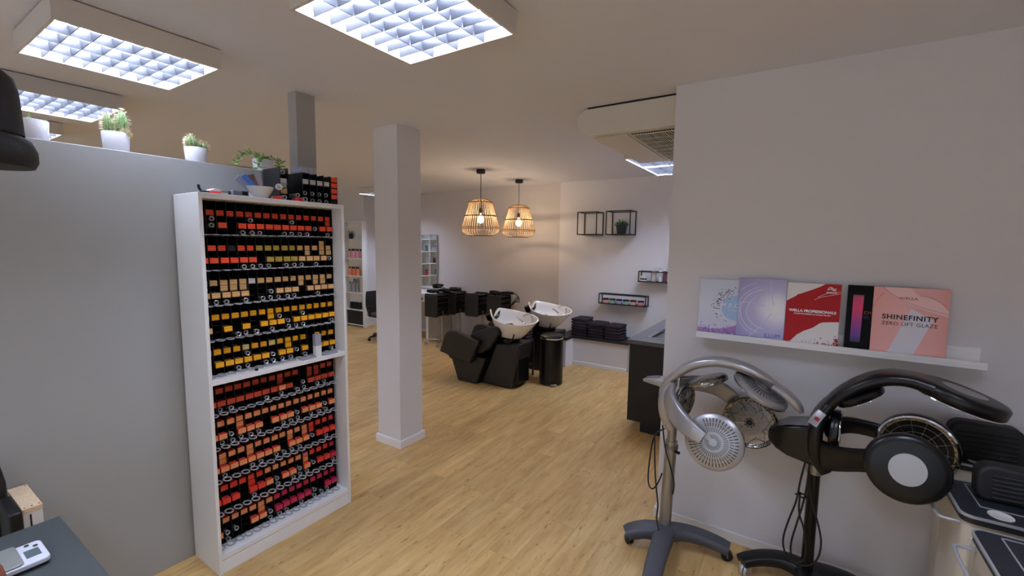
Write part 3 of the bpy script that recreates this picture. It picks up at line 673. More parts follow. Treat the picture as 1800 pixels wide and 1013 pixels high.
def strokes(name, lines, wd, m, t, d=-.0008):
    s = MB()
    for ln in lines:
        pts = [Vector((x, 0, z)) for x, z in ln]
        for _ in range(2):
            q = [pts[0]]
            for i in range(len(pts)-1): q += [pts[i]*.75+pts[i+1]*.25, pts[i]*.25+pts[i+1]*.75]
            q.append(pts[-1]); pts = q
        A, B2 = [], []
        for i in range(len(pts)):
            tt = (pts[min(i+1, len(pts)-1)]-pts[max(i-1, 0)]).normalized(); nn = Vector((-tt.z, 0, tt.x))*wd/2
            A.append(pts[i]+nn); B2.append(pts[i]-nn)
        vs = [(p.x, d, p.z) for p in A+B2]; k = len(A); s.add(vs, [(i, i+1, k+i+1, k+i) for i in range(k-1)])
    return s.build(name, m, t, world=False)
def emblem(t, x, z, s, m):
    """waving-hair emblem above the brand lettering"""
    ls = [[(-.5, .0), (-.42, .22), (-.2, .42), (.02, .36), (.2, .16), (.36, .12), (.5, .26)], [(-.18, .30), (.0, .22), (.16, .02), (.34, -.02), (.5, .10)], [(-.3, .14), (-.1, .10), (.08, -.06), (.3, -.14), (.48, -.02)], [(-.5, .0), (-.36, -.04), (-.28, .12)]]
    strokes('emblem', [[(x+a*s, z+b_*s) for a, b_ in l] for l in ls], s*.07, m, t)
def specks(name, n, f, m, t, size, d=-.0006):
    s = MB()
    for _ in range(n):
        x, z = f(); r = size*random.uniform(.4, 1.2); a = random.uniform(0, PI); q = []
        for k in range(5): q.append((x+r*random.uniform(.6, 1.2)*math.cos(a+2*PI*k/5), d, z+.7*r*random.uniform(.6, 1.2)*math.sin(a+2*PI*k/5)))
        s.add(q, [tuple(range(5))])
    s.build(name, m, t, world=False)
# leftmost board
t = board('pale misty board with a splash ring, leftmost on the ledge', -.365, .27, .328, 0, 'cover_mist')
flat('printed_disc', disc_poly(.062, .165, .072), 'print_blue', t); flat('orange_arc', [(.02+.105*math.cos(a)*1+.04, .155+.1*math.sin(a)) for a in [PI*.28+i*.07 for i in range(8)]] + [(.06+.075*math.cos(a), .16+.07*math.sin(a)) for a in [PI*.28+i*.07 for i in range(7, -1, -1)]], 'print_orange', t, -.0008)
flat('mauve_wave', [(-.135, .012), (-.135, .04), (-.06, .034), (.0, .042), (.06, .062), (.135, .10), (.135, .012)], 'print_mauve', t)
def ringpt():
    a = random.gauss(PI*.78, .62); r = random.gauss(.098, .013); return .058+r*math.cos(a), .165+r*math.sin(a)
specks('navy_splash', 150, ringpt, 'print_navy', t, .0045); specks('pale_splash', 60, ringpt, 'print_pale', t, .004, -.0009)
specks('splash_foam', 150, lambda: (random.uniform(-.13, .13), abs(random.gauss(0, .022))+.012), 'print_violet', t, .0036, -.0009); specks('foam_light', 80, lambda: (random.uniform(-.13, .13), abs(random.gauss(0, .03))+.012), 'print_white', t, .003, -.0011)
lettering('title_lettering', 'M A G', .034, -.015, .168, -.0014, 'print_white', t, sx=1.05, align='LEFT'); lettering('subtitle_lettering', 'BY BLON', .011, .028, .147, -.0014, 'print_white', t, align='LEFT')
# lavender board
t = board('lavender board with a white light burst, second from the left', -.1735, .235, .343, 1, 'cover_lavender')
for i, (r, a0, a1) in enumerate(((.15, 1.6, 4.3), (.132, 1.8, 4.4), (.18, 1.9, 3.4), (.10, 2.2, 4.6))): strokes('light_streak', [[(.03+r*math.cos(a0+(a1-a0)*k/14), .16+r*.95*math.sin(a0+(a1-a0)*k/14)) for k in range(15) if abs(.03+r*math.cos(a0+(a1-a0)*k/14)) < .114 and .16+r*.95*math.sin(a0+(a1-a0)*k/14) > .004]], .006 if i % 2 else .004, 'print_glow', t, -.0006)
strokes('light_streak', [[(-.06, .004), (.0, .07), (.05, .15)], [(.04, .33), (.045, .26), (.06, .2)], [(-.112, .2), (-.06, .21), (.02, .19)]], .004, 'print_glow', t, -.0005)
lettering('title_lettering', 'ILLUM', .031, .0235, .020, -.0012, 'print_violet', t, sx=.92, align='LEFT')
# red and white board
t = board('white board with a broad red colour smear, in the middle of the ledge', .064, .236, .332, 2, 'cover_white')
flat('red_smear', [(-.118, .01), (-.118, .232), (-.09, .252), (-.075, .262), (-.07, .27), (-.05, .278), (-.02, .292), (.0, .302), (.03, .318), (.05, .332), (.118, .332), (.118, .139), (.08, .135), (.05, .131), (.035, .124), (.01, .10), (-.03, .078), (-.06, .055), (-.085, .022), (-.1, .012)], 'cover_red', t)
strokes('smear_gloss', [[(.005, .245), (.03, .262), (.07, .272), (.117, .287)], [(.02, .262), (.06, .285), (.117, .296)]], .0022, 'print_pink_pale', t)
specks('red_powder', 60, lambda: (random.uniform(.02, .116), abs(random.gauss(0, .012))+.004+max(0, random.gauss(.0, .02))), 'print_crimson', t, .0045); specks('dark_powder', 50, lambda: (random.uniform(-.06, .116), abs(random.gauss(0, .014))+.006), 'print_ink', t, .0022, -.0009)
specks('red_powder', 30, lambda: (.117-abs(random.gauss(0, .01)), random.uniform(.005, .05)), 'print_crimson', t, .006)
lettering('title_lettering', 'WELLA PROFESSIONALS', .0188, 0, .178, -.0012, 'print_white', t, sx=1.02, fat=.0009); lettering('subtitle_lettering', 'KOLESTON PERFECT & COLOR TOUCH', .0092, 0, .165, -.0012, 'print_white', t, sx=.98, fat=.0003)
emblem(t, .078, .302, .036, 'print_white'); lettering('brand_lettering', 'WELLA', .012, .078, .284, -.0012, 'print_white', t, sx=1.25, fat=.0003)
# black board
t = board('black board with a glowing pink and violet strip', .345, .272, .333, 1.1, 'cover_black')
flat('neon_strip', [(-.113, .045), (-.073, .045), (-.069, .285), (-.112, .285)], 'strip_neon', t)
lettering('title_lettering', 'DU', .021, -.066, .19, -.0012, 'print_red_dim', t, sx=1.5, align='LEFT'); lettering('subtitle_lettering', 'SL', .018, -.066, .168, -.0012, 'print_blue_dim', t, sx=1.5, align='LEFT')
# rose board
t = board('rose pink board with dark lettering, rightmost on the ledge', .450, .277, .333, 2.1, 'cover_rose')
flat('white_beam', [(-.075, 0), (.02, 0), (.088, .185), (.005, .235)], 'print_pale', t)
flat('glass_swoosh', [(-.10, .333), (-.075, .305), (.0, .252), (.06, .228), (.1385, .205), (.1385, .235), (.11, .268), (.06, .293), (.03, .297), (.0, .333)], 'print_pink_pale', t, -.0007)
strokes('swoosh_line', [[(-.105, .333), (-.085, .312), (-.02, .266), (.06, .235), (.138, .218)], [(.035, .298), (.075, .292), (.11, .27), (.138, .235)], [(-.137, .23), (-.12, .275), (-.10, .305)]], .0016, 'print_rose_line', t, -.0012)
lettering('title_lettering', 'SHINEFINITY', .032, .002, .178, -.0014, 'print_ink', t, sx=1.02, spacing=1.12, fat=.0009); lettering('subtitle_lettering', 'ZERO LIFT GLAZE', .0235, .002, .149, -.0014, 'print_ink', t, sx=1.02, spacing=1.08)
emblem(t, -.006, .302, .05, 'print_rose_line'); lettering('brand_lettering', 'WELLA', .0165, -.006, .276, -.0014, 'print_rose_line', t, sx=1.3, fat=.0004)

# ------------------------------------------------------------------ hair processors
def basis(n):
    n = Vector(n).normalized(); a = Vector((0, 0, 1)).cross(n)
    if a.length < 1e-3: a = Vector((1, 0, 0))
    a.normalize(); return a, n.cross(a), n
def caster(m_wheel, m_fork, p, r=.028, parent=None, rot=0, fork='steel'):
    x, y, z = p; d = Vector((math.cos(rot), math.sin(rot), 0)); s = Vector((-d.y, d.x, 0))
    c = Vector((x, y, r)) + d*.012
    f = MB(); f.cyl((x, y, r*1.7), (x, y, z), r*.3, n=10); f.ribbon([c+s*r*.62, c+s*r*.62+Vector((0, 0, r*1.25)), c-s*r*.62+Vector((0, 0, r*1.25)), c-s*r*.62], d, r*.45, r*.12, n=8, smooth=1)
    o = f.build('caster', m_fork, parent)
    wv = MB()
    for q in (-1, 1): wv.cyl(c+s*(q*r*.28-r*.2), c+s*(q*r*.28+r*.2), r, n=20)
    wv.build('wheel', m_wheel, o); return o
def heat_disc(t, c, n, r=.14, back='silver_plastic', dish=True, roll=0.0, slots=True, depth=.035, name='heat_disc'):
    """round heater: shell with radial vent slots outside, chrome dish and wire guard inside; n points outwards"""
    a, b_, n = basis(n); c = Vector(c)
    sh = MB().lathe([(r*.05, .012), (r*.5, .011), (r*.9, .004), (r*.99, -.006), (r, -.014), (r*.985, -.02)], c, 48, n, cap=True).build(name, back, t)
    if slots:
        s = MB()
        for k in range(44):
            th = 2*PI*k/44+roll
            if abs(((th-roll+PI) % (2*PI))-PI) < .42: continue
            u = a*math.cos(th)+b_*math.sin(th); v = n.cross(u)
            for r0, r1, wd in ((.14, .28, .0007), (.36, .52, .0012), (.55, .68, .0016), (.71, .84, .0019)):
                z0, z1 = (.0126 if q < .5 else .0126-(q-.5)*.017*r/.14 for q in (r0, r1))
                p = [c+u*r*r0+v*wd+n*z0, c+u*r*r0-v*wd+n*z0, c+u*r*r1-v*wd*1.2+n*z1, c+u*r*r1+v*wd*1.2+n*z1]; s.add(p, [(0, 1, 2, 3)])
        s.build('vent_slots', 'slot_dark', sh)
        MB().lathe([(r*.33, .0112), (r*.33, .0135), (r*.29, .0135), (r*.29, .0112)], c, 32, n).build('vent_ring', back, sh)
    if dish:
        MB().lathe([(r*.985, -.02), (r*1.0, -.026), (r*.95, -.03), (r*.8, -.016), (r*.45, -.004), (r*.05, -.001)], c, 40, n, cap=False).build('reflector_dish', 'dish_chrome', sh)
        g = MB()
        for k in range(26):
            th = 2*PI*k/26; d2 = random.uniform(-.9, .9); u = a*math.cos(th)+b_*math.sin(th); u1 = a*math.cos(th+d2*.6)+b_*math.sin(th+d2*.6); u2 = a*math.cos(th+d2)+b_*math.sin(th+d2)
            g.tube([c+u*r*.12-n*.020, c+u1*r*.55-n*.030, c+u2*r*.93-n*.029], .0013, n=4)
        hc_ = MB()  # dark wires added to mimic reflections in the chrome dish
        for k in range(22):
            th = 2*PI*k/22+.1; d2 = random.uniform(-1.2, 1.2); u = a*math.cos(th)+b_*math.sin(th); u2 = a*math.cos(th+d2)+b_*math.sin(th+d2); q0 = random.uniform(.2, .6)
            hc_.tube([c+u*r*q0-n*.016, c+(u+u2)*.5*r*.68-n*.022, c+u2*r*.86-n*.023], .0016, n=4)
        hc_.build('reflection_wires', 'slot_dark', sh)
        for q in (.25, .45, .68): g.tube([c+(a*math.cos(2*PI*k/30)+b_*math.sin(2*PI*k/30))*r*q-n*(.024+.010*q) for k in range(30)], .0012, n=4, closed=True)
        g.build('wire_guard', 'steel', sh); MB().lathe([(r*.2, -.012), (r*.2, -.02), (r*.02, -.022)], c, 18, n).build('dish_hub', 'slot_dark', sh)
    return sh
# silver processor
t = thing('hair_processor', 'silver five-dish hair processor on a grey wheeled base beside the wall corner', 'hair processor', (-.578, 2.60, 0))
b0 = Vector((-.578, 2.575, 0))
legs = [((-.765, 2.487), .1, None), ((-.52, 2.02), .105, (-.545, 2.35)), ((-.225, 2.675), .09, (-.40, 2.668))]
bs = MB()
bs.ribbon([(-.578, 2.575, .10), (-.67, 2.545, .105), (-.745, 2.50, .09), (-.775, 2.482, .072)], (0, 0, 1), [.062, .056, .052, .047], [.048, .036, .032, .028])
bs.ribbon([(-.578, 2.60, .10), (-.565, 2.48, .105), (-.552, 2.30, .10), (-.53, 2.12, .085), (-.52, 2.0, .072)], (0, 0, 1), [.062, .055, .05, .047, .045], [.048, .036, .033, .03, .026])
bs.ribbon([(-.59, 2.57, .10), (-.50, 2.63, .105), (-.40, 2.662, .098), (-.30, 2.672, .084), (-.24, 2.672, .072)], (0, 0, 1), [.062, .054, .05, .047, .045], [.048, .036, .033, .03, .026])
bs.build('base', 'base_grey', t, sharp=50)
for p, rr in (((-.755, 2.497), 2.4), ((-.525, 2.03), -1.2), ((-.262, 2.673), .3)): caster('black_plastic', 'pole_grey', (p[0], p[1], .068), .031, t, rr)
MB().cyl((-.582, 2.60, .12), (-.567, 2.60, .66), .034, .033, n=24).cyl((-.567, 2.60, .66), (-.566, 2.60, .76), .026, n=20).build('pole', 'pole_grey', t)
MB().lathe([(.036, -.012), (.040, -.01), (.040, .01), (.036, .012)], (-.568, 2.60, .625), 24).build('clamp_collar', 'silver_dark', t)
MB().cyl((-.54, 2.58, .61), (-.515, 2.565, .61), .009, n=12).build('clamp_knob', 'black_plastic', t)
h_ = MB(); h_.ribbon([(-.566, 2.60, .735), (-.602, 2.60, .80), (-.615, 2.60, .88), (-.605, 2.60, .96), (-.575, 2.60, 1.02)], [(-.8, 0, -.6), (-1, 0, -.1), (-1, 0, .1), (-1, 0, .4), (-.7, 0, .7)], [.04, .058, .066, .062, .055], [.028, .03, .032, .034, .026])
h_.build('spine', 'silver_plastic', t, sharp=50)
MB().ribbon([(-.745, 2.60, .99), (-.72, 2.60, .995), (-.67, 2.60, 1.0), (-.61, 2.60, 1.0), (-.56, 2.60, 1.0)], (0, 0, 1), [.008, .026, .042, .05, .05], [.006, .014, .022, .03, .03]).build('rear_handle', 'silver_plastic', t, sharp=50)
MB().ribbon([(-.725, 2.60, 1.011), (-.69, 2.60, 1.018), (-.65, 2.60, 1.025)], (0, 0, 1), [.008, .02, .026], .003).build('handle_inset', 'silver_dark', t)
tp = [(-.628, 2.60, .93), (-.616, 2.60, .985), (-.57, 2.60, 1.05), (-.474, 2.60, 1.132), (-.367, 2.60, 1.168), (-.282, 2.60, 1.17), (-.198, 2.60, 1.152), (-.122, 2.60, 1.122), (-.065, 2.60, 1.092)]
hc = Vector((-.30, 2.58, .90)); nr = [(Vector(p)-hc).normalized() for p in tp]
MB().ribbon(tp, nr, [.04, .055, .062, .066, .066, .065, .062, .055, .03], [.018, .022, .024, .024, .022, .02, .018, .014, .008]).build('top_arm', 'silver_plastic', t, sharp=50)
MB().ribbon([(p[0]-n.x*.019, p[1], p[2]-n.z*.019) for p, n in zip(tp[2:8], nr[2:8])], nr[2:8], [.05, .055, .055, .054, .05, .03], .010).build('arm_underside', 'silver_dark', t, sharp=50)
dn = Vector((.50, -.08, .86)); dc = Vector((-.128, 2.60, 1.058)); heat_disc(t, dc, dn, .142, roll=PI*.5)
tl = MB().ribbon([(-.085, 2.60, 1.085), (-.045, 2.60, 1.062), (.0, 2.60, 1.03), (.035, 2.60, .993), (.05, 2.60, .97)], (.6, 0, .8), [.054, .05, .046, .042, .03], [.013, .019, .021, .019, .012]).build('end_grip', 'silver_plastic', t, sharp=50)
MB().ribbon([(.012, 2.60, 1.034), (.03, 2.60, 1.016), (.043, 2.60, .998)], (.65, 0, .75), [.016, .02, .012], .0035).build('badge', 'red_led', tl)
heat_disc(t, (-.405, 2.60, 1.058), (-.38, .04, .92), .115, 'dish_chrome', slots=False, name='crown_disc')
fp = [(-.575, 2.555, 1.0), (-.572, 2.50, .94), (-.515, 2.425, .885), (-.44, 2.375, .848), (-.365, 2.36, .812)]
MB().ribbon(fp, [(-.8, -.6, .3), (-.8, -.6, .1), (-.5, -.85, .1), (-.2, -.95, .15), (-.1, -.97, .2)], [.038, .055, .056, .046, .034], [.014, .020, .020, .018, .010]).build('front_arm', 'silver_plastic', t, sharp=50)
fn = Vector((-.06, -.96, .22)); fc = Vector((-.318, 2.395, .793)); fd = heat_disc(t, fc, fn, .143, roll=PI*.80)
MB().ribbon([fc+fn*.016+Vector((.008, 0, -.07)), fc+fn*.016+Vector((.012, 0, -.095)), fc+fn*.014+Vector((.014, 0, -.115))], fn, [.004, .007, .004], .004).build('vent_lever', 'silver_dark', fd)
rp = [(-.545, 2.645, 1.0), (-.44, 2.70, 1.0), (-.345, 2.752, .972), (-.27, 2.782, .91), (-.205, 2.79, .84)]
MB().ribbon(rp, [(-.5, .8, .3), (-.3, .9, .3), (-.1, .95, .2), (0, 1, .1), (0, 1, 0)], [.04, .05, .048, .044, .03], [.016, .018, .016, .013, .01]).build('rear_arm', 'silver_plastic', t, sharp=50)
heat_disc(t, (-.182, 2.75, .812), (.12, .98, -.04), .142)
heat_disc(t, (-.525, 2.62, .905), (-.95, .3, .05), .095, slots=False, name='back_disc'); heat_disc(t, (-.50, 2.58, .765), (-.75, -.1, -.65), .085, slots=False, name='nape_disc')
cb_ = MB()
cb_.tube([(-.60, 2.565, .735), (-.657, 2.56, .694), (-.676, 2.56, .557), (-.684, 2.56, .385), (-.655, 2.555, .345), (-.622, 2.552, .395), (-.60, 2.552, .47)], .0045, smooth=3)
cb_.tube([(-.655, 2.56, .692), (-.644, 2.555, .497), (-.628, 2.55, .361), (-.612, 2.55, .27), (-.62, 2.55, .20), (-.612, 2.54, .165), (-.59, 2.50, .15)], .0045, smooth=3)
cb_.tube([(-.612, 2.56, .755), (-.59, 2.55, .62), (-.545, 2.548, .50), (-.528, 2.55, .43), (-.536, 2.56, .36)], .0045, smooth=3)
cb_.build('power_cord', 'cord_black', t)
# black processor
t = thing('hair_processor', 'glossy black hair processor with silver oval caps in front of the grey wall', 'hair processor', (.125, 2.66, 0))
bs = MB()
bs.ribbon([(.125, 2.68, .095), (.03, 2.70, .105), (-.07, 2.665, .10), (-.14, 2.625, .085), (-.17, 2.60, .075)], (0, 0, 1), [.06, .05, .046, .042, .04], [.04, .032, .028, .026, .024])
bs.ribbon([(.125, 2.68, .095), (.14, 2.55, .10), (.16, 2.38, .09), (.18, 2.2, .075)], (0, 0, 1), [.06, .05, .045, .042], [.04, .03, .028, .024])
bs.ribbon([(.125, 2.68, .095), (.24, 2.72, .10), (.34, 2.72, .09), (.42, 2.70, .075)], (0, 0, 1), [.06, .05, .045, .042], [.04, .03, .028, .024])
bs.build('base', 'black_plastic', t, sharp=50)
for p, rr in (((-.145, 2.615), -1.9), ((.178, 2.23), -1.2), ((.40, 2.70), .3)): caster('ring_grey', 'steel', (p[0], p[1], .068), .031, t, rr)
MB().cyl((.125, 2.65, .12), (.123, 2.64, .66), .027, n=24).build('pole', 'gloss_black', t)
MB().cyl((.123, 2.64, .655), (.123, 2.64, .75), .036, .038, n=24).build('pole_sleeve', 'pole_grey', t)
bx = MB(); bx.loft([[(x, 2.615+s*wy, z) for s, z in ((-1, z0), (1, z0), (1, z1), (-1, z1))] for x, wy, z0, z1 in ((-.088, .022, .795, .845), (-.05, .052, .765, .880), (0, .075, .748, .905), (.06, .085, .74, .918), (.135, .085, .725, .925))])
bx.build('control_box', 'gloss_black', t, bevel=.014, seg=3)
MB().loft([[(x, 2.615+s*wy, z+dz) for s, dz in ((-1, 0), (1, 0), (1, .003), (-1, .003))] for x, wy, z in ((-.045, .040, .884), (0, .060, .907), (.06, .068, .9195), (.10, .068, .9225))]).build('control_panel', 'silver_dark', t, bevel=.001)
hc = Vector((.34, 2.50, .92))
MB().ribbon([(.165, 2.575, .715), (.118, 2.575, .775), (.108, 2.575, .86), (.112, 2.57, .95), (.145, 2.57, 1.03), (.178, 2.565, 1.075)], [(-.6, 0, -.8), (-1, 0, -.3), (-1, 0, 0), (-1, 0, .3), (-.9, 0, .5), (-.7, 0, .7)], [.06, .085, .095, .09, .07, .055], [.03, .03, .032, .03, .026, .022]).build('spine', 'gloss_black', t, sharp=50)
MB().ribbon([(.092, 2.478, .955), (.107, 2.482, .99), (.128, 2.49, 1.02)], (-.5, -.86, .1), [.022, .022, .02], .004).build('badge_plate', 'silver_plastic', t)
MB().ribbon([(.105, 2.475, .98), (.112, 2.477, .995)], (-.5, -.86, .1), .010, .004, smooth=0).build('badge', 'red_led', t)
tp = [(.14, 2.565, 1.02), (.175, 2.56, 1.08), (.235, 2.56, 1.142), (.30, 2.56, 1.19), (.365, 2.56, 1.216), (.43, 2.56, 1.22), (.495, 2.56, 1.203)]
MB().ribbon(tp, [(Vector(p)-Vector((.36, 2.56, .85))).normalized() for p in tp], [.05, .062, .07, .075, .078, .085, .10], [.02, .025, .027, .027, .027, .028, .03]).build('top_arm', 'gloss_black', t, sharp=50)
def pad(c, n, r, th, longw=1.0, cap_r=(.07, .05), axis=None, dish=True, name='heat_pad'):
    a, b_, n = basis(n); c = Vector(c)
    if axis is not None: a = (Vector(axis)-n*Vector(axis).dot(n)).normalized(); b_ = n.cross(a)
    N_ = 48; ring = lambda q, z: [c+a*math.cos(2*PI*i/N_)*r*q*longw+b_*math.sin(2*PI*i/N_)*r*q+n*z for i in range(N_)]
    o = MB().loft([ring(.04, th*.5), ring(.8, th*.5), ring(.94, th*.44), ring(1, th*.28), ring(1, -th*.4), ring(.97, -th*.5)]).build(name, 'gloss_black', t, sharp=50)
    if cap_r: MB().loft([[c+a*math.cos(2*PI*i/40)*cap_r[0]+b_*math.sin(2*PI*i/40)*cap_r[1]+n*z for i in range(40)] for z in (th*.49, th*.53)]).build('oval_cap', 'silver_plastic', o)
    if dish:
        MB().loft([ring(.975, -th*.5), ring(.985, -th*.58), ring(.93, -th*.62), ring(.9, -th*.55)], cap=False).build('rim', 'chrome', o)
        MB().loft([ring(.9, -th*.55), ring(.6, -th*.30), ring(.05, -th*.2)], cap=False).build('reflector_dish', 'dish_chrome', o)
        g = MB()
        for k in range(14): d = a*math.cos(PI*k/7)*longw+b_*math.sin(PI*k/7); g.tube([c+d*r*.1-n*th*.5, c+d*r*.92-n*th*.6], .0007, n=4)
        for q in (.3, .5, .7): g.tube([c+a*math.cos(2*PI*i/30)*r*q*longw+b_*math.sin(2*PI*i/30)*r*q-n*th*.56 for i in range(30)], .0007, n=4, closed=True)
        g.build('wire_guard', 'steel', o)
    return o
pad((.60, 2.555, 1.172), (.30, -.04, .95), .135, .055, 1.12, (.075, .058), (1, 0, -.3))
pad((.262, 2.56, 1.112), (-.55, 0, .83), .10, .03, 1.0, None)
ap = [(.145, 2.50, .81), (.20, 2.42, .84), (.262, 2.33, .89), (.32, 2.275, .925)]
MB().ribbon(ap, [(-.5, -.8, 0), (-.5, -.85, 0), (-.3, -.95, 0), (-.1, -1, 0)], [.07, .055, .046, .05], [.022, .022, .022, .022]).build('front_arm', 'gloss_black', t, sharp=50)
pad((.397, 2.245, .932), (-.03, -.985, .14), .132, .055, 1.0, (.058, .062))
rp = [(.15, 2.62, .90), (.23, 2.66, .93), (.33, 2.675, .925), (.42, 2.66, .91)]
MB().ribbon(rp, [(-.5, .8, 0), (-.3, .9, 0), (-.1, .95, 0), (0, 1, 0)], [.05, .04, .035, .04], [.02, .018, .018, .018]).build('rear_arm', 'gloss_black', t, sharp=50)
pad((.488, 2.605, .905), (.22, .96, -.05), .145, .065, 1.0, None)
pad((.185, 2.575, .91), (-.97, .1, 0), .105, .04, 1.0, None, name='back_pad')
cb_ = MB()
cb_.tube([(.085, 2.60, .74), (.078, 2.59, .70), (.064, 2.58, .61), (.06, 2.58, .52), (.026, 2.575, .386), (.008, 2.575, .275), (.035, 2.575, .195), (.085, 2.575, .18), (.13, 2.575, .19), (.163, 2.575, .235), (.175, 2.575, .32), (.16, 2.58, .405), (.11, 2.59, .55), (.098, 2.59, .70)], .0045, smooth=3)
cb_.tube([(.10, 2.59, .73), (.095, 2.585, .60), (.088, 2.58, .52), (.066, 2.57, .401), (.044, 2.57, .275), (.056, 2.57, .20), (.09, 2.57, .19), (.118, 2.57, .24), (.10, 2.575, .38), (.068, 2.58, .45), (.07, 2.585, .56)], .0045, smooth=3)
cb_.build('power_cord', 'cord_black', t)
o = MB(); o.tube([(.073+.022*math.cos(2*PI*i/14), 2.583+.016*math.sin(2*PI*i/14), .545+.004*math.sin(4*PI*i/14)) for i in range(14)], .0045, closed=True); o.build('cord_tie', 'cord_black', t)

# ------------------------------------------------------------------ tool trolleys at the right edge
def make_trolley(label, x0, x1, y0, y1, z):
    t = thing('tool_trolley', label, 'trolley', ((x0+x1)/2, (y0+y1)/2, 0), 'silver-sided tool trolleys')
    def rr(x0, x1, y0, y1, r, n=6):
        q = []
        for cx, cy, a0 in ((x1-r, y1-r, 0), (x0+r, y1-r, PI/2), (x0+r, y0+r, PI), (x1-r, y0+r, 1.5*PI)):
            q += [(cx+r*math.cos(a0+PI/2*i/n), cy+r*math.sin(a0+PI/2*i/n)) for i in range(n+1)]
        return q
    f = lambda u, v, d: (u, v, d)
    MB().prism(rr(x0+.004, x1-.004, y0+.004, y1-.004, .035), f, z-.03, z-.001).build('tray_top', 'tray_navy', t, bevel=.002)
    e = MB(); o1, o2 = rr(x0, x1, y0, y1, .037), rr(x0+.006, x1-.006, y0+.006, y1-.006, .034)
    e.loft([[(a, b_, z-.008) for a, b_ in o1], [(a, b_, z+.001) for a, b_ in o1], [(a, b_, z+.001) for a, b_ in o2], [(a, b_, z-.008) for a, b_ in o2]], cap=False, closed=True)
    o1, o2 = rr(x0+.07, x1-.03, y0+.10, y1-.025, .006), rr(x0+.0745, x1-.0345, y0+.1045, y1-.0295, .004)
    e.loft([[(a, b_, zz) for a, b_ in oo] for oo, zz in ((o1, z-.004), (o1, z+.0015), (o2, z+.0015), (o2, z-.004))], cap=False, closed=True)
    e.build('tray_edge', 'ring_grey', t)
    c = (x0+.115, y0+.06); MB().lathe([(.034, z-.0005), (.034, z+.002), (.030, z+.002), (.028, z+.0006), (.002, z+.0004)], (c[0], c[1], 0), 28).build('cup_holder', 'cap_white', t)
    MB().prism(rr(x0+.012, x1-.012, y0+.012, y1-.012, .03), f, .16, z-.03).build('cabinet', 'trolley_side', t, bevel=.002)
    for k in range(4):
        zz = .18+k*(z-.25)/4; d = MB().box(x0+.03, x1-.03, y0+.004, y0+.014, zz, zz+(z-.25)/4-.012).build('drawer', 'trolley_side', t, bevel=.003)
        MB().box(x0+.16, x1-.16, y0-.004, y0+.006, zz+.06, zz+.072).build('drawer_handle', 'steel', d, bevel=.002)
    ym = (y0+y1)/2; MB().tube([(x0+.012, y0+.045, z-.05), (x0-.035, y0+.045, z-.05), (x0-.05, y0+.06, z-.05), (x0-.05, y1-.07, z-.05), (x0-.035, y1-.055, z-.05), (x0+.012, y1-.055, z-.05)], .006, n=10, smooth=2).build('push_handle', 'ring_grey', t)
    for a, b_ in ((x0+.05, y0+.05), (x1-.05, y0+.05), (x0+.05, y1-.05), (x1-.05, y1-.05)): caster('black_plastic', 'steel', (a, b_, .165), .032, t, .4)
    return t
ZT = .85
make_trolley('tool trolley half hidden behind the black hair processor, nearest the wall', .60, 1.08, 2.655, 2.85, ZT)
make_trolley('middle tool trolley with a round white cup hollow in its navy tray', .535, 1.08, 2.135, 2.455, ZT)
make_trolley('nearest tool trolley, cut by the lower right corner of the picture', .535, 1.08, 1.725, 2.05, ZT)
def pad_rest(label, x0, x1, y, z0, h_, th=.07, r=.05, lean=-.15):
    t = thing('cutting_cape_roll' if False else 'ribbed_cushion', label, 'cushion', ((x0+x1)/2, y, z0), 'black ribbed cushions on the trolleys')
    q = []; w2 = (x1-x0)/2
    for cx, cz, a0 in ((w2-r, h_-r, 0), (-w2+r, h_-r, PI/2), (-w2+r*.6, r*.6, PI), (w2-r*.6, r*.6, 1.5*PI)):
        rr_ = r if cz > h_/2 else r*.6
        q += [(cx+rr_*math.cos(a0+PI/2*i/6), cz+rr_*math.sin(a0+PI/2*i/6)) for i in range(7)]
    m = MB().prism(q, lambda u, v, d: (u+(x0+x1)/2, y+d-lean*v, z0+v), -th/2, th/2); m.build('pad', 'soft_black', t, bevel=.012, seg=3)
    g = MB()
    for k in range(6):
        zz = h_*(.16+.12*k); g.tube([(u+(x0+x1)/2, y-th/2-.001-lean*zz, z0+zz+.006*math.sin(u*9)) for u in (-w2*.78, -w2*.3, w2*.3, w2*.78)], .005, n=6)
    g.build('rib', 'soft_black', t)
pad_rest('black ribbed cushion standing on the rear trolley by the wall', .612, .86, 2.745, ZT+.002, .165)
pad_rest('large black ribbed cushion standing on the middle trolley', .61, .98, 2.335, ZT+.002, .13, r=.045)
pad_rest('round-shouldered black cushion on the nearest trolley, at the right edge', .63, .95, 1.90, ZT+.002, .12, r=.06)

# ------------------------------------------------------------------ lower left corner: slate table, scale, crate, chair
t = thing('side_table', 'dark slate-grey table in the lower left corner', 'table', (-1.88, .15, 0))
MB().box(-2.275, -1.50, .03, .402, .725, .75).build('table_top', 'table_slate', t, bevel=.002)
for x in (-2.24, -1.54):
    for y in (.065, .365): MB().box(x-.02, x+.02, y-.02, y+.02, 0, .725).build('leg', 'black_plastic', t, bevel=.002)
t = thing('kitchen_scale', 'small white digital scale with a steel plate on the slate table', 'scale', (-2.03, .275, .7502))
sa = math.atan2(.313-.244, -1.954+1.933)  # direction of the short end
ux = Vector((-1.954+2.1, .001, 0)).normalized()
R = Matrix.Rotation(0.0, 3, 'Z')
def rrect(x0, x1, y0, y1, r, n=5):
    q = []
    for cx, cy, a0 in ((x1-r, y1-r, 0), (x0+r, y1-r, PI/2), (x0+r, y0+r, PI), (x1-r, y0+r, 1.5*PI)): q += [(cx+r*math.cos(a0+PI/2*i/n), cy+r*math.sin(a0+PI/2*i/n)) for i in range(n+1)]
    return q
f = lambda u, v, d: (u, v, d)
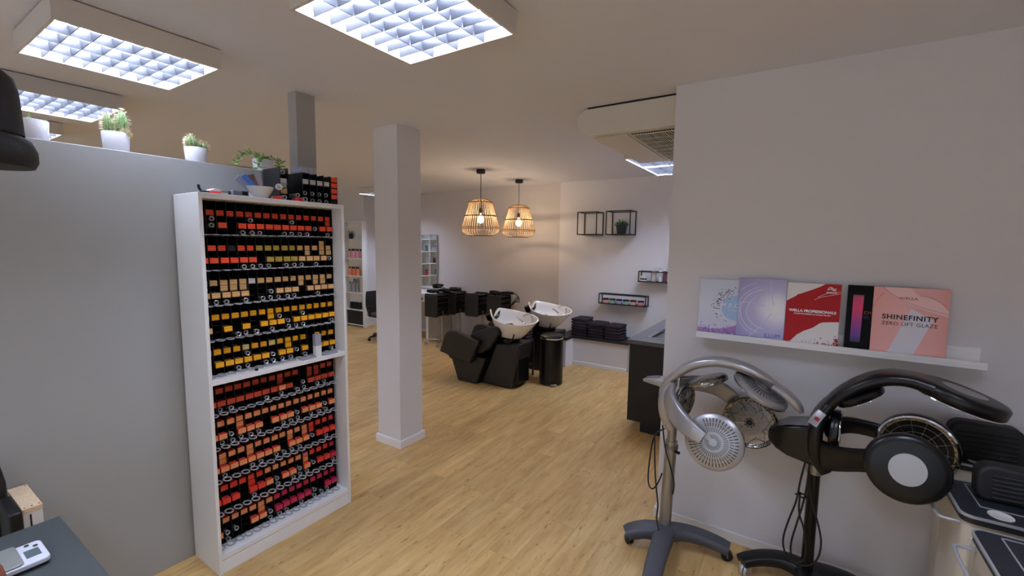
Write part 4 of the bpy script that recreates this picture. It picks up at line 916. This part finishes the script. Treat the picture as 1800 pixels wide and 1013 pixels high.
# long side runs along Y; display end at larger y
MB().prism(rrect(-2.10, -1.962, .13, .318, .016), f, .7504, .758).build('underside', 'black_plastic', t, bevel=.002)
MB().prism(rrect(-2.102, -1.96, .128, .320, .016), f, .758, .774).build('case', 'scale_white', t, bevel=.003)
MB().prism(rrect(-2.108, -1.966, .122, .262, .012), f, .775, .780).build('weighing_plate', 'scale_plate', t, bevel=.0015)
MB().box(-2.05, -1.998, .272, .306, .7741, .7748).build('display', 'lcd', t)
for x in (-2.085, -2.066): MB().lathe([(.006, 0), (.006, .002), (.001, .0024)], (x, .29+(x+2.08)*.9, .774), 14).build('button', 'slot_dark', t)
o = MB().lathe([(.004, 0), (.05, 0), (.066, .02), (.072, .06), (.066, .095), (.052, .112), (.048, .11), (.06, .09), (.064, .06), (.05, .02), (.004, .012)], n=40).build('clay_jar', 'brown_clay'); o.location = (-1.875, .142, .7502)
tag(o, 'round brown clay jar at the left edge in front of the scale', 'jar')
t = thing('wooden_crate', 'narrow white box with a nailed pine top behind the slate table', 'box', (-2.65, .372, 0))
MB().box(-2.775, -2.512, .342, .400, .700, .717).build('lid', 'pine', t, bevel=.001)
MB().box(-2.773, -2.514, .3435, .3985, 0, .70).build('body', 'white_board', t, bevel=.001)
MB().box(-2.5139, -2.5125, .362, .367, .02, .69).build('groove', 'slot_dark', t)
for x, y in ((-2.76, .393), (-2.53, .393), (-2.53, .372), (-2.525, .351)): MB().cyl((x, y, .717), (x, y, .7182), .003, n=8).build('nail', 'nail', t)
t = thing('side_chair', 'dark chair edge with a slanting back at the left picture edge', 'chair', (-2.58, .13, 0))
MB().box(-2.74, -2.44, .05, .33, .44, .49).build('seat', 'soft_black', t, bevel=.01)
MB().ribbon([(-2.70, .303, .47), (-2.70, .303, .62), (-2.705, .318, .75), (-2.72, .302, .88)], (1, 0, .1), [.016, .018, .018, .016], .03, smooth=1).build('backrest', 'leather_black', t)
MB().box(-2.66, -2.46, .30, .336, .49, .735).build('armrest', 'black_plastic', t, bevel=.006)
for x in (-2.72, -2.46):
    for y in (.07, .31): MB().box(x-.012, x+.012, y-.012, y+.012, 0, .44).build('leg', 'black_plastic', t)
# dark appliance head coming in from the left
t = thing('dryer_hood', 'dark rounded hood of a floor-standing dryer at the upper left edge', 'hair dryer', (-1.95, -.2, 0))
MB().lathe([(.004, 2.225), (.05, 2.222), (.066, 2.205), (.073, 2.17), (.077, 2.06)], (-1.80, .243, 0), 36).build('neck', 'soft_black', t)
MB().lathe([(.02, 2.062), (.075, 2.062), (.096, 2.045), (.106, 2.02), (.106, 1.992), (.098, 1.975), (.02, 1.968)], (-1.80, .236, 0), 40).build('hood', 'soft_black', t)
MB().tube([(-1.80, .20, 2.15), (-1.85, .08, 2.15), (-1.95, -.2, 2.12), (-1.95, -.2, 1.9)], .025, n=12, smooth=2).cyl((-1.95, -.2, .04), (-1.95, -.2, 1.95), .022, n=16).build('stand', 'soft_black', t)
MB().lathe([(.16, 0), (.16, .02), (.03, .045)], (-1.95, -.2, 0), 32).build("stand_foot", "soft_black", t)

# ------------------------------------------------------------------ wash area
def make_wash(label):
    t = thing('shampoo_chair', label, 'shampoo chair', (-3.2, 4.62, 0), 'shampoo chairs with white basins')
    f = lambda u, v, d: (u, d, v)
    arm = [(-3.905, .371), (-3.80, .62), (-3.765, .655), (-3.645, .661), (-3.268, .576), (-3.40, .275)]
    for a, b_ in ((4.28, 4.365), (4.875, 4.96)): MB().prism(arm, f, a, b_).build('armrest', 'leather_black', t, bevel=.018, seg=3)
    MB().prism([(-3.88, .36), (-3.85, .44), (-3.78, .48), (-3.42, .42), (-3.36, .28), (-3.80, .27)], f, 4.367, 4.873).build('seat', 'leather_black', t, bevel=.02, seg=3)
    MB().prism([(-3.49, .44), (-3.50, .56), (-3.46, .63), (-3.38, .675), (-3.17, .755), (-3.06, .77), (-3.02, .70), (-3.16, .50), (-3.30, .40)], f, 4.369, 4.871).build('backrest', 'leather_black', t, bevel=.025, seg=3)
    MB().prism([(-3.78, .30), (-3.66, .002), (-3.36, .002), (-3.22, .36), (-3.45, .36)], f, 4.37, 4.87).build('seat_base', 'leather_black', t, bevel=.012)
    MB().prism([(-3.37, 0), (-3.24, .28), (-3.18, .42), (-3.13, .555), (-2.775, .58), (-2.885, 0)], f, 4.46, 4.80).build('pedestal', 'leather_black', t, bevel=.025, seg=3)
    MB().box(-2.86, -2.815, 4.50, 4.76, .06, .545).build('service_cover', 'gloss_black', t, bevel=.008)
    MB().lathe([(.11, .55), (.125, .57), (.13, .61), (.115, .63)], (-3.0, 4.60, 0), 28).build('basin_collar', 'gloss_black', t)
    m = MB(); n = 72; rings = []
    cx, cy = -2.95, 4.60
    def zr(th):
        c, s = math.cos(th), math.sin(th); d = abs((th % (2*PI))-PI)
        z = .868 - .062*min(c, 0) - .018*max(c, 0) + (.055 if s < 0 else .030)*s
        z += (.055 if s < 0 else .010)*math.exp(-((d-.46)/.26)**2) - .125*math.exp(-(d/.24)**2) - .012*math.exp(-(min(th % (2*PI), 2*PI-(th % (2*PI)))/.3)**2)
        return z
    def P(th, q, off=0): return (cx+(.325*q)*math.cos(th)*(1.02 if math.cos(th) < 0 else 1)+off, cy+.222*q*math.sin(th))
    # outer skin
    for s in (0, .06, .22, .42, .62, .80, .92, 1.0):
        ring = []
        for i in range(n):
            th = 2*PI*i/n; q = .43+.57*s**.78; zz = .615+(zr(th)-.615)*s**1.02 if s else .615
            x, y = P(th, q, -.05*(1-s)); ring.append((x, y, zz))
        rings.append(ring)
    for q, dz in ((1.012, .006), (1.0, .012), (.965, .012), (.94, .004)): rings.append([(P(2*PI*i/n, q)[0], P(2*PI*i/n, q)[1], zr(2*PI*i/n)+dz) for i in range(n)])
    for s in (.85, .65, .4, .15, .02):
        ring = []
        for i in range(n):
            th = 2*PI*i/n; q = .12+.80*math.sin(PI/2*s)**.7; x, y = P(th, q, -.03*(1-s)); ring.append((x, y, .69+(zr(th)-.69)*s**1.5))
        rings.append(ring)
    m.loft(rings, cap=True); bsn = m.build('basin', 'porcelain', t, sharp=60)
    MB().ribbon([(-3.26, cy+y, z-.045) for y, z in ((-.115, .945), (-.09, .895), (-.05, .872), (0, .865), (.05, .878), (.09, .905), (.115, .96))], (-.5, 0, .85), .042, .022).build('neck_rest', 'gloss_black', bsn)
    MB().cyl((-2.96, 4.60, .693), (-2.96, 4.60, .698), .03, n=20).build('drain', 'chrome', bsn)
    MB().tube([(-2.735, 4.68, .80), (-2.735, 4.675, .90), (-2.765, 4.665, .925), (-2.805, 4.65, .92), (-2.835, 4.64, .895)], .011, n=12, smooth=2).build('faucet', 'chrome', bsn)
    MB().ribbon([(-2.755, 4.56, .77), (-2.77, 4.555, .82), (-2.825, 4.54, .865), (-2.875, 4.53, .893)], (.3, 0, 1), [.018, .018, .012, .007], [.018, .016, .008, .005]).build('mixer_lever', 'chrome', bsn)
    MB().tube([(-2.84, 4.43, .70), (-2.83, 4.40, .66), (-2.885, 4.41, .60), (-2.94, 4.43, .56)], .009, n=10, smooth=2).build('hose', 'gloss_black', t)
    return t
wc = make_wash('nearer black shampoo chair with a tilted white basin')
dup(wc, (-3.185, 5.53, 0), 'farther black shampoo chair, its white basin in front of the back wall')
t = thing('pedal_bin', 'tall round black pedal bin standing between the shampoo chairs', 'bin', (-2.62, 4.985, 0))
MB().lathe([(.14, 0), (.15, .012), (.15, .585), (.145, .59)], (-2.62, 4.985, 0), 40).build('body', 'gloss_black', t)
MB().lathe([(.149, .591), (.153, .598), (.153, .61), (.148, .612)], (-2.62, 4.985, 0), 40).build('rim', 'chrome', t)
MB().lathe([(.150, .613), (.148, .625), (.12, .638), (.01, .645)], (-2.62, 4.985, 0), 40).build('lid', 'gloss_black', t)
MB().box(-2.55, -2.47, 4.835, 4.86, .02, .032, R=Matrix.Rotation(.6, 3, 'Z')).build('pedal', 'steel', t, bevel=.004)
# rack with folded towels between the chairs
t = thing('towel_rack', 'black two-tier rack behind the bin, between the shampoo chairs', 'rack', (-3.15, 5.06, 0)); m = MB()
for x in (-3.33, -2.98):
    for y in (4.975, 5.14): m.box(x-.009, x+.009, y-.009, y+.009, 0, .47)
m.build('post', 'wire_black', t)
for z in (.16, .47): MB().box(-3.34, -2.97, 4.967, 5.148, z, z+.02).build('shelf', 'wire_black', t, bevel=.003)
def towel(label, x, y, z, w_, d, h_, grp):
    m = MB(); q = []
    for i in range(24):
        th = 2*PI*i/24; cc, ss = math.cos(th), math.sin(th)
        q.append((w_/2*math.copysign(abs(cc)**.35, cc), h_/2*math.copysign(abs(ss)**.6, ss)))
    rings = []
    for s, k in ((-1, .90), (-.97, .97), (-.6, 1), (0, 1.01), (.6, 1), (.97, .97), (1, .90)):
        rings.append([(a*k+random.uniform(-.002, .002), d/2*s, b_*(k if abs(s) > .9 else 1)*random.uniform(.93, 1.05)) for a, b_ in q])
    m.loft(rings); o = m.build('folded_towel', 'towel_plum', sharp=70); o.location = (x+random.uniform(-.006, .006), y+random.uniform(-.006, .004), z+h_/2); o.rotation_euler.z = random.uniform(-.03, .03)
    return tag(o, label, 'towel', grp)
NTH = ['lowest', 'second', 'third', 'fourth', 'fifth', 'sixth', 'seventh']
for i in range(4): towel(f'dark plum towel, {NTH[i]} of the pile on the black rack behind the bin', -3.15, 5.058, .4915+i*.038, .33, .15, .036, 'plum towels on the black rack')
# plumbing bench
t = thing('wall_bench', 'low white boxed bench with a dark top along the back wall', 'bench', (-2.5, 6.1, 0))
MB().box(-2.985, -2.785, 5.742, YB-.001, 0, .40).build('side_box', 'wall_paint', t)
MB().box(-2.7845, -1.955, 5.985, YB-.001, 0, .40).build('long_box', 'wall_paint', t)
MB().prism([(-2.995, 5.738), (-2.772, 5.738), (-2.772, 5.955), (-1.935, 5.955), (-1.935, YB-.001), (-2.995, YB-.001)], lambda u, v, d: (u, v, d), .4005, .435).build('bench_top', 'counter_black', t, bevel=.002)
MB().box(-2.772, -1.955, 5.972, 5.985, 0, .055).build('baseboard', 'white_trim', t, bevel=.002)
for x, n, h0, nm in ((-2.715, 6, .043, 'left'), (-2.452, 5, .043, 'middle'), (-2.195, 5, .041, 'right')):
    for i in range(n): towel(f'dark plum towel, {NTH[i]} of the {nm} pile on the bench', x, 6.15, .4355+i*h0, .24, .30, h0-.001, 'plum towels piled on the wall bench')
# sink counter
t = thing('sink_counter', 'black cabinet with grey worktop and steel sink beyond the grey wall', 'counter', (-1.02, 5.2, 0))
MB().box(-1.325, -.705, 4.12, 6.33, .10, .855).build('cabinet', 'counter_black', t, bevel=.002)
MB().box(-1.20, -.71, 4.14, 6.33, 0, .0995).build('plinth', 'counter_black', t)
wt = MB(); z0, z1 = .8555, .893; sx0, sx1, sy0, sy1 = -1.20, -.76, 4.30, 5.14
for a, b_, c, d in ((-1.345, -.702, 4.10, sy0), (-1.345, -.702, sy1, 6.35), (-1.345, sx0, sy0, sy1), (sx1, -.702, sy0, sy1)): wt.box(a, b_, c, d, z0, z1)
wt.build('worktop', 'counter_top', t)
k = MB(); k.box(sx0-.02, sx1+.02, sy0-.02, sy0+.02, z1, z1+.004).box(sx0-.02, sx1+.02, sy1-.02, sy1+.02, z1, z1+.004).box(sx0-.02, sx0+.02, sy0+.02, sy1-.02, z1, z1+.004).box(sx1-.02, sx1+.02, sy0+.02, sy1-.02, z1, z1+.004)
k.box(sx0, sx1, sy0, 4.70, z1-.022, z1-.018)
for i in range(7): k.box(sx0+.04, sx1-.04, sy0+.05+i*.045, sy0+.06+i*.045, z1-.018, z1-.012)
k.box(sx0, sx1, 4.70, 4.72, z1-.16, z1); k.box(sx0, sx1, 4.72, sy1, z1-.16, z1-.156); k.box(sx0, sx0+.004, 4.70, sy1, z1-.16, z1); k.box(sx1-.004, sx1, 4.70, sy1, z1-.16, z1); k.box(sx0, sx1, sy1-.004, sy1, z1-.16, z1)
k.build('sink', 'steel', t)
# wire shelves on the back wall
def frame(name, label, x0, x1, yf, z0, z1, r=.0065, shelf=False):
    t = thing(name, label, 'wall shelf', ((x0+x1)/2, YB, z0), 'black wire wall shelves'); yb = YB-.008; m = MB()
    for x in (x0, x1):
        for y in (yf, yb): m.box(x-r, x+r, y-r, y+r, z0, z1)
    for z in (z0, z1):
        for y in (yf, yb): m.box(x0+r, x1-r, y-r, y+r, z-r, z+r)
        for x in (x0, x1): m.box(x-r, x+r, yf-r, yb+r, z-r, z+r)
    m.build('wire_frame', 'wire_black', t)
    MB().box(x0, x1, yf, yb, z0, z0+.009).build('shelf_board', 'wire_black', t)
    return t
frame('wire_shelf', 'empty square black wire shelf on the back wall', -2.815, -2.518, 6.10, 1.932, 2.258)
frame('wire_shelf', 'square black wire shelf holding a small plant', -2.372, -2.025, 6.10, 1.932, 2.262)
frame('wire_shelf', 'long low black wire shelf with a row of six jars', -2.492, -1.80, 6.22, .922, 1.062)
frame('wire_shelf', 'long black wire shelf with bottles, cut off by the grey wall', -1.912, -1.25, 6.22, 1.277, 1.418)
t = thing('potted_plant', 'small green plant in a dark pot inside the right square wire shelf', 'potted plant', (-2.19, 6.23, 1.9415))
MB().lathe([(.004, 1.9415), (.06, 1.9415), (.075, 2.05), (.08, 2.075), (.072, 2.075), (.068, 2.06), (.004, 2.06)], (-2.19, 6.23, 0), 28).build('pot', 'pot_black', t)
lf = MB()
for i in range(46):
    a = random.uniform(0, 2*PI); e = random.uniform(.15, 1.3); d = Vector((math.cos(a)*math.cos(e), math.sin(a)*math.cos(e)*.75, math.sin(e))); L0 = random.uniform(.09, .125)
    p0 = Vector((-2.19, 6.23, 2.06)); lf.ribbon([p0, p0+d*L0*.4, p0+d*L0*.75+Vector((0, 0, -.004)), p0+d*L0+Vector((0, 0, -.018))], d.orthogonal(), [.005, .012, .011, .002], .002, n=6, smooth=1, pw=.9)
lf.build('leaves', 'leaf_dark', t)
JC = [('pink', (216, 160, 160)), ('green', (150, 196, 164)), ('lilac', (168, 160, 206)), ('mint', (140, 190, 170)), ('peach', (222, 172, 160)), ('rose', (222, 140, 150))]
for i, (nm, c) in enumerate(JC):
    mat('jar_'+nm, c, .4); x = -2.405+i*.103+(.01 if i > 4 else 0)
    t = thing('cream_jar', f'small {nm} jar with a dark lid, {ORD[i]} from left on the long low wire shelf', 'jar', (x, 6.27, .9315), 'jars on the long low wire shelf')
    MB().lathe([(.004, .9315), (.043, .9315), (.045, .936), (.045, .972), (.042, .976)], (x, 6.27, 0), 22).build('jar_body', 'jar_'+nm, t)
    MB().lathe([(.045, .9765), (.045, .995), (.042, .998), (.003, .998)], (x, 6.27, 0), 22).build('lid', 'black_plastic', t)
mat('bottle_clear', (186, 178, 172), .15, metal=.3); mat('bottle_pale', (214, 216, 222), .15); mat('bottle_wine', (104, 52, 66), .2)
zz = 1.2865
t = thing('cream_jar', 'low white jar with a black band on the wire shelf beside the grey wall', 'jar', (-1.855, 6.27, zz)); MB().lathe([(.004, zz), (.045, zz), (.045, zz+.07), (.004, zz+.072)], (-1.855, 6.27, 0), 22).build('jar_body', 'carton_white', t); MB().lathe([(.0452, zz+.018), (.0458, zz+.02), (.0458, zz+.036), (.0452, zz+.038)], (-1.855, 6.27, 0), 22, cap=False).build('label_band', 'black_plastic', t)
for x, r, h_, m_, lb in ((-1.715, .036, .13, 'bottle_clear', 'amber-tinted round bottle, first from left on the cut-off wire shelf'), (-1.625, .022, .15, 'bottle_pale', 'slim clear bottle between two taller bottles on the wire shelf'), (-1.565, .027, .135, 'bottle_wine', 'wine-red pump bottle on the wire shelf, next to the grey wall')):
    t = thing('spray_bottle', lb, 'bottle', (x, 6.27, zz)); MB().lathe([(.004, zz), (r, zz), (r, zz+h_), (r*.5, zz+h_+.014)], (x, 6.27, 0), 20).build('bottle_body', m_, t); MB().cyl((x, 6.27, zz+h_+.0145), (x, 6.27, zz+h_+.045), r*.42, n=14).build('pump', 'chrome', t)

# ------------------------------------------------------------------ drawer trolleys by the back wall
def make_drawer_trolley(label, gloss=True):
    """origin at the front left floor corner; near panel faces the viewer"""
    t = thing('drawer_trolley', label, 'trolley', (0, 0, 0), 'black drawer trolleys by the back wall'); W = .30; D = .30; f = lambda u, v, d: (u, d, v)
    q = []
    for cx, cz, a0 in ((W-.03, .885, 0), (.03, .885, PI/2), (.03, .53, PI), (W-.03, .53, 1.5*PI)): q += [(cx+.025*math.cos(a0+PI/2*i/5), cz+.025*math.sin(a0+PI/2*i/5)) for i in range(6)]
    for a, b_ in ((0, .016), (D, D+.016)): MB().prism(q, f, a, b_).build('side_panel', 'counter_black', t, bevel=.003)
    for k in range(4):
        z = .525+k*.085; MB().box(.02, W-.005, .02, D-.004, z, z+.07).build('drawer', 'gloss_black', t, bevel=.018, seg=3)
    MB().box(.01, W-.006, .018, D-.002, .872, .886).build('top_tray', 'black_plastic', t, bevel=.004)
    MB().cyl((W-.02, .15, .09), (W-.02, .15, .60), .017, n=18).build('pole', 'pole_grey', t)
    b_ = MB()
    for dx, dy in ((-.27, -.12), (-.27, .14), (.05, -.17), (.05, .18)): b_.ribbon([(W-.02, .15, .095), (W-.02+dx*.5, .15+dy*.5, .10), (W-.02+dx, .15+dy, .085)], (0, 0, 1), [.022, .018, .014], .012)
    bb = b_.build('foot', 'pole_grey', t)
    for dx, dy in ((-.27, -.12), (-.27, .14), (.05, -.17), (.05, .18)): caster('ring_grey', 'steel', (W-.02+dx, .15+dy, .075), .026, t, random.uniform(0, 6))
    return t
d0 = make_drawer_trolley('black drawer trolley piled with hair dryers, leftmost and nearest'); d0.location = (-5.445, 5.60, 0)
dup(d0, (-5.40, 6.02, 0), 'black drawer trolley directly behind the leftmost piled one')
dup(d0, (-4.94, 6.08, 0), 'black drawer trolley with a clear top, behind the nearer shampoo chair')
dup(d0, (-4.462, 6.08, 0), 'black drawer trolley with a hanging cable, rightmost by the back wall')
def hair_dryer(label, x, y, z, rz, flip=1):
    t = thing('hair_dryer', label, 'hair dryer', (x, y, z), 'black hair dryers on the drawer trolleys'); R = Matrix.Rotation(rz, 4, 'Z')
    def W(p): q = R @ Vector(p); return (q.x, q.y, q.z)
    m = MB(); m.lathe([(.02, -.10), (.034, -.095), (.04, -.05), (.038, .02), (.028, .07), (.024, .12), (.02, .12)], n=20, axis=(1, 0, 0)); m.v = [W((a, b_, c+.041)) for a, b_, c in m.v]; b0 = m.build('barrel', 'gloss_black', t, world=False)
    m = MB(); m.ribbon([(-.04, 0, .04), (-.045, .06*flip, .034), (-.055, .14*flip, .022)], (0, 0, 1), [.018, .016, .014], [.016, .014, .012]); m.v = [W(p) for p in m.v]; m.build('handle', 'black_plastic', t, world=False)
    m = MB(); m.tube([(-.055, .14*flip, .022), (-.03, .17*flip, .012), (.04, .15*flip, .008), (.08, .09*flip, .008), (.03, .06*flip, .008), (-.12, .03*flip, .008)], .005, n=6, smooth=2); m.v = [W(p) for p in m.v]; m.build('power_cord', 'cord_black', t, world=False)
    return t
ZD = .9118
hair_dryer('black hair dryer lying at the front of the leftmost trolley', -5.33, 5.68, ZD, .2); hair_dryer('black hair dryer lying at the back edge of the leftmost trolley', -5.20, 5.86, ZD, -2.9, -1)
hair_dryer('black hair dryer on the trolley behind the leftmost one', -5.22, 6.14, ZD, .9); hair_dryer('black hair dryer with pale nozzle lying on the rightmost trolley', -4.32, 6.13, ZD, .1, -1)
hair_dryer('black hair dryer stacked on top of the pile on the leftmost trolley', -5.30, 5.78, ZD+.084, 1.5, -1); 
t = thing('curling_iron', 'black styling iron lying along the rightmost trolley, cable hanging down', 'styling iron', (-4.2, 6.2, ZD))
MB().ribbon([(-4.43, 6.31, ZD+.02), (-4.30, 6.31, ZD+.028), (-4.18, 6.30, ZD+.04), (-4.06, 6.29, ZD+.035)], (0, 0, 1), [.012, .016, .026, .02], [.014, .018, .026, .02]).build('body', 'gloss_black', t)
MB().tube([(-4.06, 6.29, ZD+.035), (-3.96, 6.27, ZD+.02), (-3.92, 6.24, ZD-.05), (-4.00, 6.22, ZD-.13), (-4.06, 6.20, ZD-.18), (-3.98, 6.2, ZD-.10), (-3.93, 6.22, ZD+.0), (-3.90, 6.24, ZD-.03), (-3.91, 6.24, ZD-.12), (-3.97, 6.22, ZD-.07), (-4.03, 6.22, ZD-.12)], .007, n=8, smooth=3).build('power_cord', 'cord_black', t)

# ------------------------------------------------------------------ styling place: console, mirror
t = thing('styling_console', 'white wall console with two black sockets below the mirror', 'table', (-6.1, 6.1, 0))
MB().box(-6.75, -5.55, 5.86, 6.449, .82, .86).build('table_top', 'white_board', t, bevel=.003)
MB().box(-6.72, -5.62, 5.885, 6.43, .70, .8195).build('apron', 'white_board', t, bevel=.002)
for x in (-6.72, -5.60): MB().box(x, x+.05, 5.80, 6.43, 0, .8195).build('side_panel', 'white_board', t, bevel=.003)
for x in (-5.93, -5.86, -5.79): MB().cyl((x, 5.8845, .762), (x, 5.880, .762), .026, n=20).build('socket', 'black_plastic', t)
t = thing('wall_mirror', 'frameless wall mirror reflecting a white product shelf', 'mirror', (-6.2, 6.44, .9))
MB().box(-6.53, -5.895, 6.425, 6.447, .885, 1.935).build('backing', 'silver_plastic', t)
MB().box(-6.525, -5.915, 6.4205, 6.4245, .89, 1.93).build('glass', 'mirror_glass', t)

# ------------------------------------------------------------------ product shelves
def open_shelf(name, label, x0, x1, y0, y1, zs, cols=1, axis='y', H0=0, th=.022):
    """open white shelf; zs are the board heights; front towards -Y (axis y) or +X (axis x)"""
    t = thing(name, label, 'shelf', ((x0+x1)/2, (y0+y1)/2, H0)); top = zs[-1]
    if axis == 'y':
        for k in range(cols+1): x = x0+(x1-x0-th)*k/cols; MB().box(x, x+th, y0, y1, H0, top+th).build('side_panel', 'white_board', t, bevel=.0015)
        for z in zs:
            for k in range(cols): a = x0+(x1-x0-th)*k/cols+th; MB().box(a+.0005, a+(x1-x0-th)/cols-th-.0005, y0+.002, y1, z, z+th).build('shelf_board', 'white_board', t, bevel=.0015)
        MB().box(x0+.01, x1-.01, y1+.0005, y1+.004, H0, top).build('back_panel', 'white_board', t)
    else:
        for k in range(cols+1): y = y0+(y1-y0-th)*k/cols; MB().box(x0, x1, y, y+th, H0, top+th).build('side_panel', 'white_board', t, bevel=.0015)
        for z in zs:
            for k in range(cols): a = y0+(y1-y0-th)*k/cols+th; MB().box(x0, x1-.002, a+.0005, a+(y1-y0-th)/cols-th-.0005, z, z+th).build('shelf_board', 'white_board', t, bevel=.0015)
        MB().box(x0-.004, x0-.0005, y0+.01, y1-.01, H0, top).build('back_panel', 'white_board', t)
    return t
ZS = [.03, .345, .70, 1.055, 1.42, 1.82, 2.18]
open_shelf('product_shelf', 'narrow white open shelf of products, seen just right of the dye shelf', -8.14, -7.53, 5.97, 6.085, ZS)
mat('bottle_pink', (232, 168, 182), .35); mat('bottle_orange', (236, 132, 92), .35); mat('bottle_silver', (168, 168, 172), .3, metal=.3); mat('bottle_teal', (70, 120, 108), .35); mat('bottle_red', (206, 60, 80), .35)
def bottle(label, x, y, z, r, h_, body, cap, grp, capf=.25):
    t = thing('product_bottle', label, 'bottle', (x, y, z), grp)
    MB().lathe([(.003, z), (r, z), (r*1.02, z+.004), (r, z+h_*(1-capf)), (r*.7, z+h_*(1-capf)+.006)], (x, y, 0), 16).build('bottle_body', body, t); MB().lathe([(r*.72, z+h_*(1-capf)+.007), (r*.72, z+h_-.002), (r*.6, z+h_)], (x, y, 0), 14).build('cap', cap, t)
    return t
t = thing('potted_plant', 'little dark plant pot on the top board of the narrow product shelf', 'potted plant', (-7.96, 6.03, 1.8425))
MB().lathe([(.004, 1.8425), (.036, 1.8425), (.046, 1.95), (.042, 1.95), (.004, 1.94)], (-7.96, 6.03, 0), 22).build('pot', 'pot_black', t); lf = MB()
for i in range(16): a = random.uniform(0, 6.28); d = Vector((math.cos(a)*.7, math.sin(a)*.7, random.uniform(.5, 1))).normalized(); d.y *= .55; p0 = Vector((-7.96, 6.025, 1.94)); lf.ribbon([p0, p0+d*.04, p0+d*.085], d.orthogonal(), [.004, .012, .002], .002, n=6, smooth=1)
lf.build('leaves', 'leaf_dark', t)
for j, (z, body, n, h_, r, nm) in enumerate(((1.4425, 'bottle_pink', 6, .19, .027, 'pink bottle with black cap'), (1.0775, 'bottle_orange', 5, .18, .026, 'orange bottle with black cap'), (.7225, 'bottle_silver', 4, .22, .026, 'silver bottle with grey cap'))):
    for k in range(n): bottle(f'{nm}, {ORD[k]} from left on {["fifth", "fourth", "third"][j]} board of narrow product shelf', -8.00+k*.068, 6.015+.02*(k % 2), z, r, h_*(1+.3*(j == 2 and k > 1)), body, 'silver_dark' if j == 2 else 'black_plastic', 'bottles on the narrow product shelf')
for k in range(4):
    x = -7.98+k*.085; o = MB().lathe([(.003, 0), (.038, 0), (.038, .12), (.034, .145), (.003, .148)], n=16).build('product_canister', 'black_plastic'); o.location = (x, 6.03, .3675); tag(o, f'black canister, {ORD[k]} from left on the second board of the narrow shelf', 'canister', 'black canisters on the narrow product shelf')
box_thing('storage_box', 'black fabric storage box at the bottom of the narrow product shelf', 'box', -8.06, -7.57, 5.98, 6.075, .0525, .335, 'soft_black', .006)
ZW = [.06, .42, .78, 1.14, 1.50, 1.86, 2.2]
open_shelf('product_wall', 'wide white cubed product shelf that shows in the mirror', -9.63, -9.33, 1.9, 4.1, ZW, cols=6, axis='x')
for j, (z, y, body, n) in enumerate(((1.5225, 2.95, 'bottle_teal', 3), (1.5225, 2.60, 'bottle_silver', 2), (1.1625, 2.62, 'bottle_wine', 3), (.8025, 3.02, 'bottle_red', 2), (.8025, 2.6, 'bottle_teal', 2), (1.1625, 3.35, 'bottle_pink', 3))):
    for k in range(n): bottle(f'{body[7:]} bottle, {ORD[k]} in its cube, {["", "low", "middle", "upper", "top"][int(z/.36)]} row, {ORD[int((y-1.9)/.363)]} cube of the shelf in the mirror', -9.42, y+k*.06, z, .024, .17, body, 'black_plastic', 'bottles on the mirrored product shelf')
# office chair behind the pillar
t = thing('office_chair', 'black swivel office chair mostly hidden behind the pillar', 'chair', (-6.370, 5.55, 0)); c = Vector((-6.370, 5.50, 0))
MB().ribbon([(-6.580, 5.50, .46), (-6.600, 5.50, .60), (-6.610, 5.50, .75), (-6.635, 5.50, .88)], (1, 0, .1), [.18, .21, .21, .17], .028).build('backrest', 'chair_pad', t)
MB().ribbon([(-6.580, 5.50, .46), (-6.450, 5.50, .45), (-6.150, 5.50, .46)], (0, 0, 1), [.2, .23, .22], .035).build('seat', 'chair_pad', t)
MB().cyl((-6.370, 5.50, .10), (-6.370, 5.50, .42), .028, n=16).build('gas_column', 'black_plastic', t)
for s in (-1, 1): MB().tube([(-6.450, 5.50+s*.24, .44), (-6.450, 5.50+s*.27, .62), (-6.550, 5.50+s*.27, .64), (-6.270, 5.50+s*.27, .64)], .018, n=10, smooth=1).build('armrest', 'black_plastic', t)
for k in range(5):
    a = 2*PI*k/5+PI; p = c+Vector((math.cos(a), math.sin(a), 0))*.27
    MB().ribbon([(-6.370, 5.50, .10), tuple((c+p)/2+Vector((0, 0, .09))), (p.x, p.y, .07)], (0, 0, 1), [.03, .024, .018], .015).build('leg', 'black_plastic', t); caster('black_plastic', 'black_plastic', (p.x, p.y, .065), .026, t, a)
